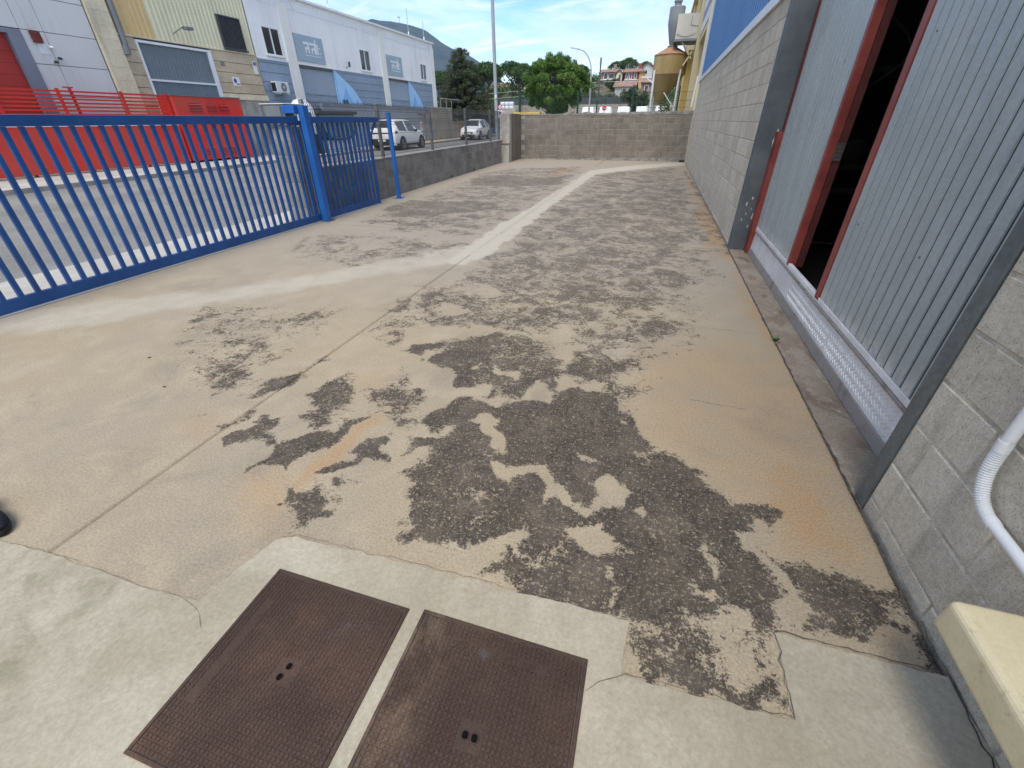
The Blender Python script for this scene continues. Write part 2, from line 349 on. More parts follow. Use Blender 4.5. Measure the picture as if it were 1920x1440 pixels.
M['redshutter'] = pm('dark_red_wall', (.22, .07, .06), .1, .8, .8)
def mount_mat():
    t = NT('wooded_mountain')
    col = t.mix(t.ramp(t.noise(.012, 8, .7), .40, .64), (.012, .030, .030), (.045, .060, .052))
    col = t.mix(t.ramp(t.noise(.018, 7, .7, (1, 1, .35)), .645, .70), col, (.26, .25, .24))
    return t.done(col, .95, 0, .1)
M['mountain'] = mount_mat()

# ------------------------------------------------------------------ geometry helpers
class MB:
    def __init__(s): s.v = []; s.f = []; s.mi = []; s.cm = 0
    def _add(s, vs, fs):
        o = len(s.v); s.v += [tuple(map(float, p)) for p in vs]
        for f in fs: s.f.append(tuple(i + o for i in f)); s.mi.append(s.cm)
        return s
    def box(s, x0, x1, y0, y1, z0, z1):
        if x0 > x1: x0, x1 = x1, x0
        if y0 > y1: y0, y1 = y1, y0
        if z0 > z1: z0, z1 = z1, z0
        return s._add([(x0, y0, z0), (x1, y0, z0), (x1, y1, z0), (x0, y1, z0), (x0, y0, z1), (x1, y0, z1), (x1, y1, z1), (x0, y1, z1)],
                      [(0, 3, 2, 1), (4, 5, 6, 7), (0, 1, 5, 4), (1, 2, 6, 5), (2, 3, 7, 6), (3, 0, 4, 7)])
    def hexa(s, p): return s._add(p, [(0, 3, 2, 1), (4, 5, 6, 7), (0, 1, 5, 4), (1, 2, 6, 5), (2, 3, 7, 6), (3, 0, 4, 7)])
    def bar(s, a, b, w, h=None, up=(0, 0, 1)):
        a, b = Vector(a), Vector(b); d = (b - a).normalized(); h = w if h is None else h
        u = Vector(up)
        if abs(d.dot(u)) > .98: u = Vector((0, 1, 0))
        r = d.cross(u).normalized(); u = r.cross(d)
        r *= w / 2; u *= h / 2
        return s.hexa([a - r - u, a + r - u, a + r + u, a - r + u, b - r - u, b + r - u, b + r + u, b - r + u])
    def tube(s, pts, r, n=8, caps=True):
        pts = [Vector(p) for p in pts]; rr = r if isinstance(r, (list, tuple)) else [r] * len(pts)
        vs = []; prev = None
        for i, p in enumerate(pts):
            d = (pts[min(i + 1, len(pts) - 1)] - pts[max(i - 1, 0)]).normalized()
            if prev is None:
                u = Vector((0, 0, 1)) if abs(d.z) < .9 else Vector((1, 0, 0))
                a = d.cross(u).normalized()
            else: a = (prev - d * prev.dot(d)).normalized()
            prev = a; b = d.cross(a)
            for k in range(n):
                t = 2 * math.pi * k / n
                vs.append(p + (a * math.cos(t) + b * math.sin(t)) * rr[i])
        fs = [(i * n + k, i * n + (k + 1) % n, (i + 1) * n + (k + 1) % n, (i + 1) * n + k) for i in range(len(pts) - 1) for k in range(n)]
        if caps: fs += [tuple(range(n - 1, -1, -1)), tuple((len(pts) - 1) * n + k for k in range(n))]
        return s._add(vs, fs)
    def lathe(s, c, prof, n=24):
        vs = [(c[0] + r * math.cos(2 * math.pi * k / n), c[1] + r * math.sin(2 * math.pi * k / n), c[2] + z) for r, z in prof for k in range(n)]
        fs = [(i * n + k, i * n + (k + 1) % n, (i + 1) * n + (k + 1) % n, (i + 1) * n + k) for i in range(len(prof) - 1) for k in range(n)]
        fs += [tuple(range(n - 1, -1, -1)), tuple((len(prof) - 1) * n + k for k in range(n))]
        return s._add(vs, fs)
    def disc(s, c, nrm, r, th, n=20):
        nrm = Vector(nrm).normalized(); return s.tube([Vector(c) - nrm * th / 2, Vector(c) + nrm * th / 2], r, n)
    def prism(s, poly, fn, a, b):
        """poly: 2-D outline; fn(u, v, w) -> 3-D point; extruded from w=a to w=b"""
        n = len(poly)
        vs = [fn(u, v, a) for u, v in poly] + [fn(u, v, b) for u, v in poly]
        fs = [tuple(range(n - 1, -1, -1)), tuple(range(n, 2 * n))] + [(i, (i + 1) % n, n + (i + 1) % n, n + i) for i in range(n)]
        return s._add(vs, fs)
    def mesh(s, name, mats):
        me = bpy.data.meshes.new(name); me.from_pydata(s.v, [], s.f)
        for m in (mats if isinstance(mats, list) else [mats]): me.materials.append(m)
        if len(me.materials) > 1: me.polygons.foreach_set('material_index', s.mi)
        return me
    def build(s, name, mats, parent=None, smooth=False, bevel=0, kind=None, label=None, fixn=False):
        me = s.mesh(name, mats)
        if smooth: me.polygons.foreach_set('use_smooth', [True] * len(me.polygons))
        o = bpy.data.objects.new(name, me); COL.objects.link(o)
        if parent is not None: adopt(o, parent)
        if bevel:
            b = o.modifiers.new('bevel', 'BEVEL'); b.width = bevel; b.segments = 2; b.limit_method = 'ANGLE'; b.angle_limit = R(40)
        if smooth and not bevel:
            e = o.modifiers.new('edge', 'EDGE_SPLIT'); e.split_angle = R(38)
        if kind: o['kind'] = kind
        if label: o['label'] = label
        return o
def adopt(o, parent):
    o.parent = parent
    o.matrix_parent_inverse = Matrix.Translation(-WPOS.get(parent.name, Vector((0, 0, 0))))   # parts are built in world coordinates
WPOS = {}
def thing(name, label, cat, loc=(0, 0, 0), group=None):
    o = bpy.data.objects.new(name, None); COL.objects.link(o); o.location = loc; o.empty_display_size = .2
    o['label'] = label; o['category'] = cat
    if group: o['group'] = group
    WPOS[o.name] = Vector(loc)
    return o
def tag(o, label, cat, group=None):
    o['label'] = label; o['category'] = cat
    if group: o['group'] = group
    return o
def box(name, mat, parent, *b, bevel=0, kind=None, label=None): return MB().box(*b).build(name, mat, parent, bevel=bevel, kind=kind, label=label)
def copy_tree(o, parent=None):
    c = o.copy(); COL.objects.link(c)
    if parent is not None: c.parent = parent; c.matrix_parent_inverse = o.matrix_parent_inverse.copy()
    for ch in list(o.children): copy_tree(ch, c)
    return c
def text_mesh(s, size, ext, mat, parent, M4, name='lettering', space=1.0):
    cu_ = bpy.data.curves.new('tmp', 'FONT'); cu_.body = s; cu_.size = size; cu_.extrude = ext; cu_.align_x = 'CENTER'; cu_.align_y = 'CENTER'; cu_.space_character = space; cu_.resolution_u = 3
    to = bpy.data.objects.new('tmp', cu_); COL.objects.link(to)
    dg = bpy.context.evaluated_depsgraph_get(); dg.update()
    me = bpy.data.meshes.new_from_object(to.evaluated_get(dg)); bpy.data.objects.remove(to); bpy.data.curves.remove(cu_)
    me.transform(M4); me.materials.clear(); me.materials.append(mat); me.name = name
    o = bpy.data.objects.new(name, me); COL.objects.link(o)
    if parent is not None: adopt(o, parent)
    return o
HAZE = 0.00011

# ------------------------------------------------------------------ terrain and road
def sst(x, a, b):
    t = np.clip((np.asarray(x, float) - a) / (b - a), 0, 1); return t * t * (3 - 2 * t)
def hgt(x, y):
    x = np.asarray(x, float); y = np.asarray(y, float)
    h = -.14 + 1.1 * sst(y, 52, 78) + 7.5 * sst(y, 85, 150) + 7 * sst(y, 150, 230)
    h = h * (0.55 + .45 * sst(x, -75, -25)) - .1 * sst(x, -25, -75)
    return h + (np.sin(x * .13 + y * .05) * .35 + np.sin(x * .05 - y * .11) * .4) * sst(y, 90, 130)
def grid_obj(name, xs, ys, zf, mat, kind='structure', smooth=True):
    X, Y = np.meshgrid(xs, ys); Z = zf(X, Y); n, m = X.shape
    v = np.stack([X.ravel(), Y.ravel(), Z.ravel()], 1)
    i = np.arange(n * m).reshape(n, m)
    f = np.stack([i[:-1, :-1].ravel(), i[:-1, 1:].ravel(), i[1:, 1:].ravel(), i[1:, :-1].ravel()], 1)
    me = bpy.data.meshes.new(name)
    me.vertices.add(len(v)); me.vertices.foreach_set('co', v.ravel())
    me.loops.add(f.size); me.loops.foreach_set('vertex_index', f.ravel().astype(np.int32))
    me.polygons.add(len(f)); me.polygons.foreach_set('loop_start', (np.arange(len(f)) * 4).astype(np.int32))
    me.polygons.foreach_set('loop_total', np.full(len(f), 4, np.int32))
    if smooth: me.polygons.foreach_set('use_smooth', np.ones(len(f), bool))
    me.update(calc_edges=True); me.materials.append(mat)
    o = bpy.data.objects.new(name, me); COL.objects.link(o); o['kind'] = kind
    return o, v
gx = np.concatenate([np.linspace(-4000, -160, 14), np.linspace(-140, 60, 51), np.linspace(90, 3000, 10)])
gy = np.concatenate([np.linspace(-400, -20, 6), np.linspace(-10, 40, 6), np.linspace(48, 250, 64), np.linspace(300, 4200, 14)])
grid_obj('ground', gx, gy, lambda X, Y: hgt(X, Y), M['soil'])
# road with its worn asphalt, the far pavement and kerb
def far_kerb(y): return float(np.interp(y, [-30, 8, 18, 28, 42, 75], [-15.6, -15.9, -16.35, -16.95, -17.75, -19.2]))
def near_kerb(y): return float(np.interp(y, [-30, 6, 22, 45, 75], [-6.72, -6.72, -7.3, -8.4, -11.5]))
ys = list(np.linspace(-30, 75, 43))
def strip(name, xa, xb, z0, z1, mat):
    mb = MB()
    for y0, y1 in zip(ys[:-1], ys[1:]):
        zz = [float(hgt(-15, q)) + .14 if q > 50 else 0. for q in (y0, y1)]
        mb.hexa([(xa(y0), y0, z0 + zz[0]), (xb(y0), y0, z0 + zz[0]), (xb(y1), y1, z0 + zz[1]), (xa(y1), y1, z0 + zz[1]),
                 (xa(y0), y0, z1 + zz[0]), (xb(y0), y0, z1 + zz[0]), (xb(y1), y1, z1 + zz[1]), (xa(y1), y1, z1 + zz[1])])
    return mb.build(name, mat, kind='structure')
strip('road', far_kerb, near_kerb, -.3, -.12, M['asphalt'])
strip('kerb', lambda y: far_kerb(y) - .13, far_kerb, -.3, .0, M['kerb'])
strip('pavement', lambda y: -21.0, lambda y: far_kerb(y) - .13, -.3, -.006, M['pavement'])
strip('pavement_apron', near_kerb, lambda y: -5.62 if y < 7 else -5.6 - .041 * (y - 7), -.3, -.008, M['pavement'])
mb = MB()
for y0, y1 in ((33.4, 38.2),):
    mb.hexa([(far_kerb(y0) - .9, y0, -.006), (far_kerb(y0) - .02, y0, -.006), (far_kerb(y1) - .02, y1, -.006), (far_kerb(y1) - .9, y1, -.006),
             (far_kerb(y0) - .9, y0, .004), (far_kerb(y0) - .02, y0, .004), (far_kerb(y1) - .02, y1, .004), (far_kerb(y1) - .9, y1, .004)])
mb.build('yellow_marking', M['yellow_line'], kind='structure')

# ------------------------------------------------------------------ yard concrete with its stain map (world centimetres)
STAINS=[
('c',0.56,0.45,'-206,279 -216,333 -211,389 -199,446 -194,522 -200,728 -192,1073 -178,1560 89,1878 99,1111 107,697 84,602 84,531 55,433 47,365 62,337 49,323 18,314 9,277 -22,245 -83,275 -124,268 -170,269'),
('c',0.4,0.5,'-207,826 -210,1332 89,1878 95,968 107,636 -2,604 -117,634'),
('c',0.6,0.3,'-118,910 86,1549 93,810 101,679 32,644 -69,683 -156,658'),
('c',0.5,0.4,'-492,703 -514,839 -513,919 -512,1120 -548,1464 -505,1638 -250,1795 -219,1354 -222,999 -227,824 -225,678 -265,616 -312,636 -384,616 -439,636'),
('c',0.7,0.15,'-515,796 -513,919 -439,906 -396,934 -317,940 -276,862 -312,800 -382,745 -443,717'),
('c',0.72,0.2,'-530,1332 -448,1454 -351,1379 -261,1468 -226,1244 -311,1222 -370,1158 -482,1176'),
('c',0.44,0.4,'-495,536 -456,595 -354,591 -288,618 -237,566 -242,514 -291,456 -340,431 -431,460'),
('c',0.4,0.25,'-326,194 -352,222 -388,279 -352,293 -306,311 -268,314 -239,285 -233,266 -247,250 -244,237 -242,214 -250,199 -241,176 -259,171 -276,176 -294,191'),
('c',0.55,0.12,'-282,181 -283,192 -258,199 -244,192 -243,184 -241,174 -250,166 -256,168 -262,178 -272,174'),
('c',0.44,0.12,'-295,236 -309,264 -304,280 -289,303 -256,298 -239,278 -250,262 -264,245 -281,234'),
('x',0.85,0.08,'-252,199 -242,211 -242,227 -247,250 -255,298 -253,310 -238,322 -230,313 -217,271 -218,250 -219,223 -219,204 -231,190 -240,189'),
('c',0.95,0.05,'-237,186 -230,194 -219,203 -211,200 -210,189 -216,182 -217,173 -226,176'),
('c',0.75,0.05,'-217,214 -216,229 -216,245 -209,231 -210,213 -211,202 -215,198'),
('c',0.6,0.05,'-218,138 -217,147 -216,161 -210,157 -212,145 -214,139'),
('c',0.85,0.03,'-241,140 -240,145 -236,148 -234,146 -237,141'),
('c',0.7,0.05,'-220,312 -220,336 -213,355 -204,332 -211,318'),
('c',0.78,0.06,'-196,180 -187,188 -190,195 -186,205 -185,212 -182,215 -178,203 -164,191 -162,184 -160,177 -155,177 -156,172 -161,162 -166,154 -176,158 -182,162 -178,167 -188,174'),
('c',0.72,0.07,'-155,177 -147,185 -142,186 -138,179 -142,171 -146,172 -146,176'),
('c',1,0.04,'-207,131 -204,137 -197,142 -198,147 -205,151 -201,154 -190,154 -190,147 -191,140 -185,140 -172,137 -178,133 -185,134 -191,131 -198,125'),
('c',1,0.04,'-174,109 -176,116 -172,120 -172,129 -172,137 -170,150 -166,153 -156,151 -154,158 -154,166 -146,170 -143,168 -146,159 -145,152 -146,143 -148,140 -154,139 -156,130 -156,122 -165,120 -170,118 -172,112'),
('c',1,0.03,'-182,120 -179,121 -179,118'),
('c',1,0.045,'-139,123 -138,130 -134,134 -128,139 -135,142 -136,149 -128,157 -119,156 -115,151 -114,146 -109,141 -116,138 -124,138 -128,131 -134,126 -136,122'),
('c',0.92,0.05,'-144,109 -146,116 -140,113 -132,114 -125,114 -121,111 -122,106 -116,107 -117,103 -122,99 -119,92 -123,90 -128,95 -134,102'),
('c',0.85,0.05,'-128,118 -126,121 -122,119 -114,118 -105,123 -102,120 -113,116 -122,116'),
('c',0.55,0.1,'-160,230 -155,237 -139,227 -132,216 -137,205 -151,213'),
('c',0.66,0.1,'-164,199 -145,206 -126,202 -124,210 -116,198 -115,184 -108,179 -109,170 -114,162 -126,165 -136,178 -148,181'),
('c',0.7,0.12,'-132,199 -127,212 -117,199 -118,185 -107,172 -114,166'),
('c',0.92,0.06,'-163,255 -163,271 -148,278 -138,276 -142,261 -146,251 -154,250'),
('c',0.62,0.08,'-187,256 -186,268 -177,277 -173,269 -174,257 -181,252'),
('c',0.78,0.1,'-143,243 -136,255 -134,272 -124,293 -110,306 -96,306 -81,302 -60,311 -42,290 -36,292 -13,294 9,298 13,289 3,274 0,257 13,263 14,253 10,244 5,232 -26,226 -41,229 -58,217 -69,212 -85,209 -92,222 -96,215 -105,218 -122,235'),
('c',0.9,0.06,'-143,243 -136,255 -128,265 -112,262 -96,245 -92,222 -85,209 -83,200 -96,215 -105,218 -122,235 -134,243'),
('c',1,0.045,'-109,174 -107,185 -100,190 -103,200 -99,206 -88,206 -75,206 -58,217 -40,222 -32,238 -17,236 -6,240 5,232 6,225 12,215 17,200 27,190 25,186 32,186 34,181 37,176 43,179 45,175 40,172 56,161 61,150 16,136 -82,107 -93,127 -91,134 -98,140 -91,148 -95,153 -104,148 -110,159 -98,164 -85,174 -87,178 -97,171 -104,168'),
('c',1,0.045,'-83,100 -77,113 -68,117 -61,119 -48,125 -15,135 15,153 18,181 31,185 34,180 40,176 45,177 48,176 42,173 54,165 58,155 63,158 71,157 79,160 78,155 70,147 63,148 62,143 67,134 62,132 64,128 67,120 67,116 63,109 66,105 65,102 59,98 56,87 55,75 21,74 17,82 19,89 12,92 3,91 -15,90 -34,91 -39,93 -40,103 -35,104 -29,111 -32,114 -39,108 -45,111 -51,111 -56,105 -60,100 -69,97'),
('x',0.3,0.3,'-101,142 -80,155 -55,146 -45,136 -49,117 -82,107'),
('x',0.32,0.2,'-35,102 -27,110 -12,121 -9,110 -8,97 -15,91 -31,93'),
('x',0.35,0.15,'26,132 34,142 42,137 46,132 38,130 31,131'),
('x',0.4,0.12,'18,90 41,106 46,90 31,80 18,80'),
('x',0.3,0.25,'-98,274 -74,295 -58,278 -46,253 -63,250 -83,256'),
('x',0.5,0.15,'-38,300 -9,314 6,313 9,298 -7,283 -23,281'),
('x',1,0.04,'-116,182 -115,196 -117,207 -105,212 -110,215 -122,208 -135,210 -137,226 -139,242 -134,243 -123,237 -110,232 -106,222 -97,217 -92,224 -87,212 -87,206 -99,206 -103,200 -100,191 -108,185 -110,181'),
('x',1,0.035,'-83,184 -77,189 -71,194 -66,190 -62,188 -63,184 -59,179 -54,179 -51,170 -60,166 -66,172 -73,178'),
('x',1,0.035,'-58,155 -52,159 -45,159 -37,158 -32,156 -27,153 -28,150 -20,150 -13,146 -8,141 -7,147 -8,154 -1,159 7,157 8,143 -2,144 -5,137 -10,137 -19,140 -23,138 -25,136 -30,146 -39,149 -43,144 -47,143 -55,150'),
('x',1,0.03,'-58,217 -56,236 -49,231 -41,231 -40,222 -46,217'),
('x',1,0.05,'-39,234 -40,250 -39,257 -30,251 -14,245 -12,240 -28,239 -33,232'),
('x',0.95,0.07,'-53,285 -36,295 -37,282 -42,265 -50,273'),
('x',0.8,0.08,'-62,320 -54,331 -46,322 -45,298 -56,295'),
('x',1,0.04,'-186,297 -157,299 -127,304 -131,290 -147,277 -169,267'),
('x',0.9,0.04,'-173,346 -149,349 -143,346 -149,335 -158,330 -165,332'),
('x',0.8,0.05,'-123,312 -101,315 -86,310 -84,301 -96,307 -120,305'),
('x',0.8,0.06,'5,389 14,390 11,345 12,315 4,324'),
('x',0.85,0.03,'-90,251 -83,249 -73,243 -73,238 -82,242'),
('x',0.9,0.025,'-105,247 -99,251 -97,245 -101,242'),
('x',0.55,0.04,'-20,178 -14,181 -9,174 -2,170 -5,168 -15,174'),
('x',0.8,0.03,'13,184 18,186 24,183 18,180'),
('x',0.8,0.03,'1,212 6,215 7,209 3,206'),
('x',1,0.03,'-12,125 -5,128 -2,133 1,134 1,127 4,124 8,121 8,116 4,116 -1,113 -6,112 -9,117'),
('x',1,0.025,'16,142 19,145 22,144 21,140 18,140'),
('x',0.9,0.025,'6,111 8,112 9,110 7,108'),
('x',0.95,0.025,'43,126 46,128 46,125 44,123'),
('x',0.9,0.03,'38,113 41,116 42,114 42,110 40,108'),
('x',0.9,0.03,'4,97 6,96 8,100 8,103 9,103 11,101 9,97 6,94'),
('x',0.9,0.06,'41,97 45,103 52,104 56,100 51,96 42,94'),
('x',0.9,0.06,'42,89 46,92 53,93 51,87 46,84 42,85'),
('x',0.9,0.03,'-41,112 -45,111 -40,107 -35,104 -29,111 -32,114 -35,113'),
('x',0.8,0.03,'-19,178 -14,177 -5,170 -10,170'),
('x',0.7,0.02,'-31,138 -30,140 -29,138'),
('x',0.95,0.04,'61,143 64,149 68,148 69,142 73,132 72,129 64,128 62,137'),
('x',0.9,0.05,'62,119 73,126 72,117 79,112 77,103 66,104 62,107 66,116'),
('c',0.95,0.05,'70,132 74,131 83,135 94,134 101,134 111,136 114,139 112,129 113,114 114,103 103,102 106,111 101,114 94,114 91,115 90,104 76,102 79,112 73,118 74,126'),
('x',0.5,0.06,'106,128 112,125 111,116 105,118 101,120'),
('c',0.95,0.05,'60,155 67,160 76,162 80,158 77,155 70,150 62,150'),
('c',0.9,0.06,'43,78 48,83 54,84 58,82 56,80 50,80 44,76'),
('c',0.85,0.05,'60,87 63,85 63,76 59,79'),
('c',0.9,0.04,'51,90 54,88 54,86 52,86'),
('x',0.8,0.06,'41,95 45,103 52,104 54,98 49,94 42,93'),
('x',0.8,0.06,'42,88 48,92 56,94 62,97 59,88 51,90 43,84'),
('c',0.8,0.06,'115,166 114,139 114,118 115,102 116,102 116,121 115,145 115,174'),
('c',0.7,0.1,'106,1722 115,974 115,638 110,609 105,941 92,1718'),
('o',0.75,0.1,'96,1816 107,1355 110,914 115,627 98,611 93,810 90,1294'),
('o',0.9,0.1,'103,1055 110,918 114,756 112,652 83,656 95,734 81,841'),
('o',0.8,0.1,'93,632 118,628 115,451 112,307 112,221 114,178 109,180 105,215 104,269 102,369 100,446 110,561'),
('o',0.5,0.2,'16,304 90,345 109,306 113,237 114,189 114,157 110,138 90,134 66,148 41,179 19,199 9,254'),
('o',0.9,0.12,'79,198 108,198 109,174 100,155 102,140 80,138 67,158'),
('o',0.6,0.08,'93,112 104,113 106,105 94,104'),
('o',0.95,0.06,'-148,128 -148,140 -144,151 -144,167 -138,176 -134,170 -137,153 -135,136 -140,126 -136,118 -141,112'),
('o',0.55,0.15,'-171,109 -154,122 -147,115 -144,109 -134,102 -124,90 -140,91 -156,95'),
('o',0.4,0.15,'-249,141 -234,149 -219,143 -220,131 -235,128'),
('o',0.35,0.15,'-182,215 -167,224 -156,209 -164,199 -175,204'),
('o',0.55,0.1,'-350,1703 -274,1722 -264,1458 -328,1441'),
('p',0.88,0.06,'-218,1638 -176,1649 -184,1221 -190,890 -189,688 -190,503 -202,487 -217,474 -235,490 -234,568 -237,695 -228,911 -222,1233'),
('p',0.6,0.2,'-217,474 -284,403 -332,340 -385,287 -426,241 -464,202 -489,180 -533,139 -614,172 -563,218 -504,272 -428,326 -356,405 -296,499 -247,580 -195,517'),
('p',0.22,0.3,'-540,171 -539,206 -518,338 -522,502 -401,589 -237,538 -308,441 -374,342 -436,248 -484,177'),
('p',0.95,0.05,'-215,1639 -94,1855 119,2106 117,1954 -67,1715 -176,1544'),
('p',0.24,0.2,'-299,331 -227,421 -207,357 -246,291 -265,204 -301,252'),
('p',0.4,0.1,'-40,307 -12,325 6,310 0,282 -26,274'),
('p',0.55,0.08,'-216,53 -170,54 -137,53 -131,61 -128,83 -122,88 -125,68 -133,52 -166,51 -212,50'),
('p',0.5,0.06,'-127,88 -63,91 15,92 15,88 -61,87 -121,87'),
]

def poly_sd(px_, py_, poly):
    n = len(poly); d = np.full(px_.shape, 1e9); ins = np.zeros(px_.shape, bool)
    for i in range(n):
        ax, ay = poly[i]; bx, by = poly[(i + 1) % n]
        ex, ey = bx - ax, by - ay; L = ex * ex + ey * ey + 1e-9
        t = np.clip(((px_ - ax) * ex + (py_ - ay) * ey) / L, 0, 1)
        d = np.minimum(d, (px_ - ax - t * ex) ** 2 + (py_ - ay - t * ey) ** 2)
        c = (ay > py_) != (by > py_)
        ins ^= c & (px_ < ex * (py_ - ay) / (ey if abs(ey) > 1e-9 else 1e-9) + ax)
    return np.where(ins, np.sqrt(d), -np.sqrt(d))
def lattice(x, y, s, seed):
    g = np.random.default_rng(seed).random((256, 256)); u, v = x / s, y / s
    iu, iv = np.floor(u).astype(int), np.floor(v).astype(int); fu, fv = u - iu, v - iv
    fu = fu * fu * (3 - 2 * fu); fv = fv * fv * (3 - 2 * fv)
    a = lambda i, j: g[i % 256, j % 256]
    return (a(iu, iv) * (1 - fu) + a(iu + 1, iv) * fu) * (1 - fv) + (a(iu, iv + 1) * (1 - fu) + a(iu + 1, iv + 1) * fu) * fv
def stain_field(x, y):
    wx = x + .09 * (lattice(x, y, .17, 1) - .5) + .065 * (lattice(x, y, .07, 2) - .5)
    wy = y + .09 * (lattice(x, y, .17, 3) - .5) + .065 * (lattice(x, y, .07, 4) - .5)
    C = np.zeros(x.shape); O = np.zeros(x.shape); Pl = np.zeros(x.shape)
    for ch, val, soft, txt in STAINS:
        poly = [tuple(float(q) / 100 for q in p.split(',')) for p in txt.split(' ')]
        xs_, ys_ = [p[0] for p in poly], [p[1] for p in poly]
        s = np.nonzero((wx > min(xs_) - soft) & (wx < max(xs_) + soft) & (wy > min(ys_) - soft) & (wy < max(ys_) + soft))[0]
        if not len(s): continue
        sd = poly_sd(wx[s], wy[s], poly)
        m = np.clip(sd / (2 * soft) + .5, 0, 1); m = m * m * (3 - 2 * m)
        if ch == 'c': C[s] = np.maximum(C[s], val * m)
        elif ch == 'x': C[s] *= 1 - val * m
        elif ch == 'o': O[s] = np.maximum(O[s], val * m)
        elif ch == 'p': Pl[s] = np.maximum(Pl[s], val * m)
    return C, O, Pl
def yard_slab(x0, x1, y0, y1, bands):
    xs, ys = None, []
    for (a, b, st) in bands:
        a, b = max(a, y0), min(b, y1)
        if b > a: ys.append(np.linspace(a, b, max(2, int((b - a) / st) + 1)))
    ys = np.unique(np.concatenate(ys)); st = bands[0][2]
    xs = np.linspace(x0, x1, int((x1 - x0) / st) + 1)
    ed = lambda X, Y: np.where((np.abs(X - x0) < 1e-6) | (np.abs(X - x1) < 1e-6) | (np.abs(Y - y0) < 1e-6) | (np.abs(Y - y1) < 1e-6), -.10, 0.)
    xs = np.concatenate([[x0], xs[:1] + .004, xs[1:-1], xs[-1:] - .004, [x1]]); ys = np.concatenate([[y0], ys[:1] + .004, ys[1:-1], ys[-1:] - .004, [y1]])
    o, v = grid_obj('yard_slab', xs, ys, ed, M['yard'], smooth=False)
    C, O, Pl = stain_field(v[:, 0], v[:, 1])
    col = np.stack([C, O, Pl, np.ones(len(C))], 1).astype(np.float32)
    at = o.data.attributes.new('wear', 'FLOAT_COLOR', 'POINT'); at.data.foreach_set('color', col.ravel())
    return o
near = [(-2, 3.2, .016), (3.2, 6.45, .03), (6.45, 21, .05)]
farb = [(6, 21, .045)]
yard_slab(-2.1405, 1.115, .3, 6.428, near)
yard_slab(-5.62, -2.1445, -2, 6.428, [(-2, 6.45, .032)])
yard_slab(-2.137, 1.132, 6.442, 20.95, farb)
yard_slab(-6.1, -2.147, 6.442, 20.95, farb)
MB().box(-6.3, 1.4, -2, 21, -.24, -.11).build('yard_subbase', M['crack'], kind='structure')
MB().box(1.122, 1.352, 1.75, 6.52, -.1, -.003).build('door_threshold', M['sill'], kind='structure')
MB().box(-2.153, -2.132, 5.22, 17.9, -.09, .0012).build('joint_mortar', M['mortar_fill'], kind='structure')
# newer concrete poured round the manholes, 6 mm above the old slab
def sheet(name, pts, z0, z1, mat, jit=0., step=.05, kind='structure'):
    r_ = random.Random(5); out = []
    for i in range(len(pts)):
        a, b = Vector((*pts[i], 0)), Vector((*pts[(i + 1) % len(pts)], 0)); n = max(1, int((b - a).length / step)) if jit else 1
        for k in range(n):
            p = a.lerp(b, k / n); out.append((p.x + (r_.uniform(-jit, jit) if k else 0), p.y + (r_.uniform(-jit, jit) if k else 0)))
    return MB().prism(out, lambda u, v, w: (u, v, w), z0, z1).build(name, mat, kind=kind)
slab_out = [(-5.6, -1.6), (1.133, -1.6), (1.133, 1.015), (.628, 1.012), (.634, .752), (.138, .729), (.152, .908), (-.2, .905), (-.63, .897), (-1.22, .875), (-1.29, .84),
            (-1.345, .62), (-1.36, .535), (-1.67, .517), (-2.15, .520), (-2.75, .49), (-5.6, .45)]
sheet('new_concrete', slab_out, -.08, .005, M['newslab'], .007, .045)
def crack(pts, w, z=.0075, name='crack'):
    r_ = random.Random(len(pts) * 7 + int(abs(pts[0][0]) * 100)); fine = []
    for a, b in zip(pts[:-1], pts[1:]):
        L = math.hypot(b[0] - a[0], b[1] - a[1]); n = max(2, int(L / .03))
        for k in range(n): fine.append((a[0] + (b[0] - a[0]) * k / n + r_.gauss(0, .0035), a[1] + (b[1] - a[1]) * k / n + r_.gauss(0, .0035)))
    fine.append(pts[-1]); L_, R_ = [], []
    for i, p in enumerate(fine):
        q = fine[min(i + 1, len(fine) - 1)]; o = fine[max(i - 1, 0)]
        d = Vector((q[0] - o[0], q[1] - o[1])).normalized(); ww = w * r_.uniform(.25, 1.1) / 2
        L_.append((p[0] - d.y * ww, p[1] + d.x * ww)); R_.append((p[0] + d.y * ww, p[1] - d.x * ww))
    v = [(x, y, z) for x, y in L_] + [(x, y, z) for x, y in R_]; n = len(fine)
    mb = MB(); mb._add(v, [(i, n + i, n + i + 1, i + 1) for i in range(n - 1)])
    return mb.build(name, M['crack'], kind='structure')
crack([(-2.35, .505), (-2.15, .522), (-1.67, .52), (-1.44, .525), (-1.355, .512), (-1.27, .46)], .0014)
crack([(.035, .655), (.10, .70), (.145, .731)], .0026)
crack([(-1.29, .85), (-1.22, .882), (-.63, .903), (-.2, .911), (.15, .913)], .0018)
crack([(.145, .733), (.632, .756)], .003); crack([(.63, 1.018), (1.13, 1.022)], .005); crack([(.633, .76), (.628, 1.01)], .004)
crack([(1.119, 1.76), (1.117, 2.24), (1.112, 2.65), (1.118, 3.28), (1.108, 3.9), (1.116, 5.03), (1.118, 6.45)], .014, .003)
crack([(1.10, 1.2), (1.122, 1.74)], .012, .004); crack([(1.122, .2), (1.126, 1.2)], .006, .008)
crack([(.42, 2.45), (.60, 2.43), (.75, 2.43)], .0025, .003); crack([(.5, 3.62), (.8, 3.63), (1.0, 3.6)], .003, .003)
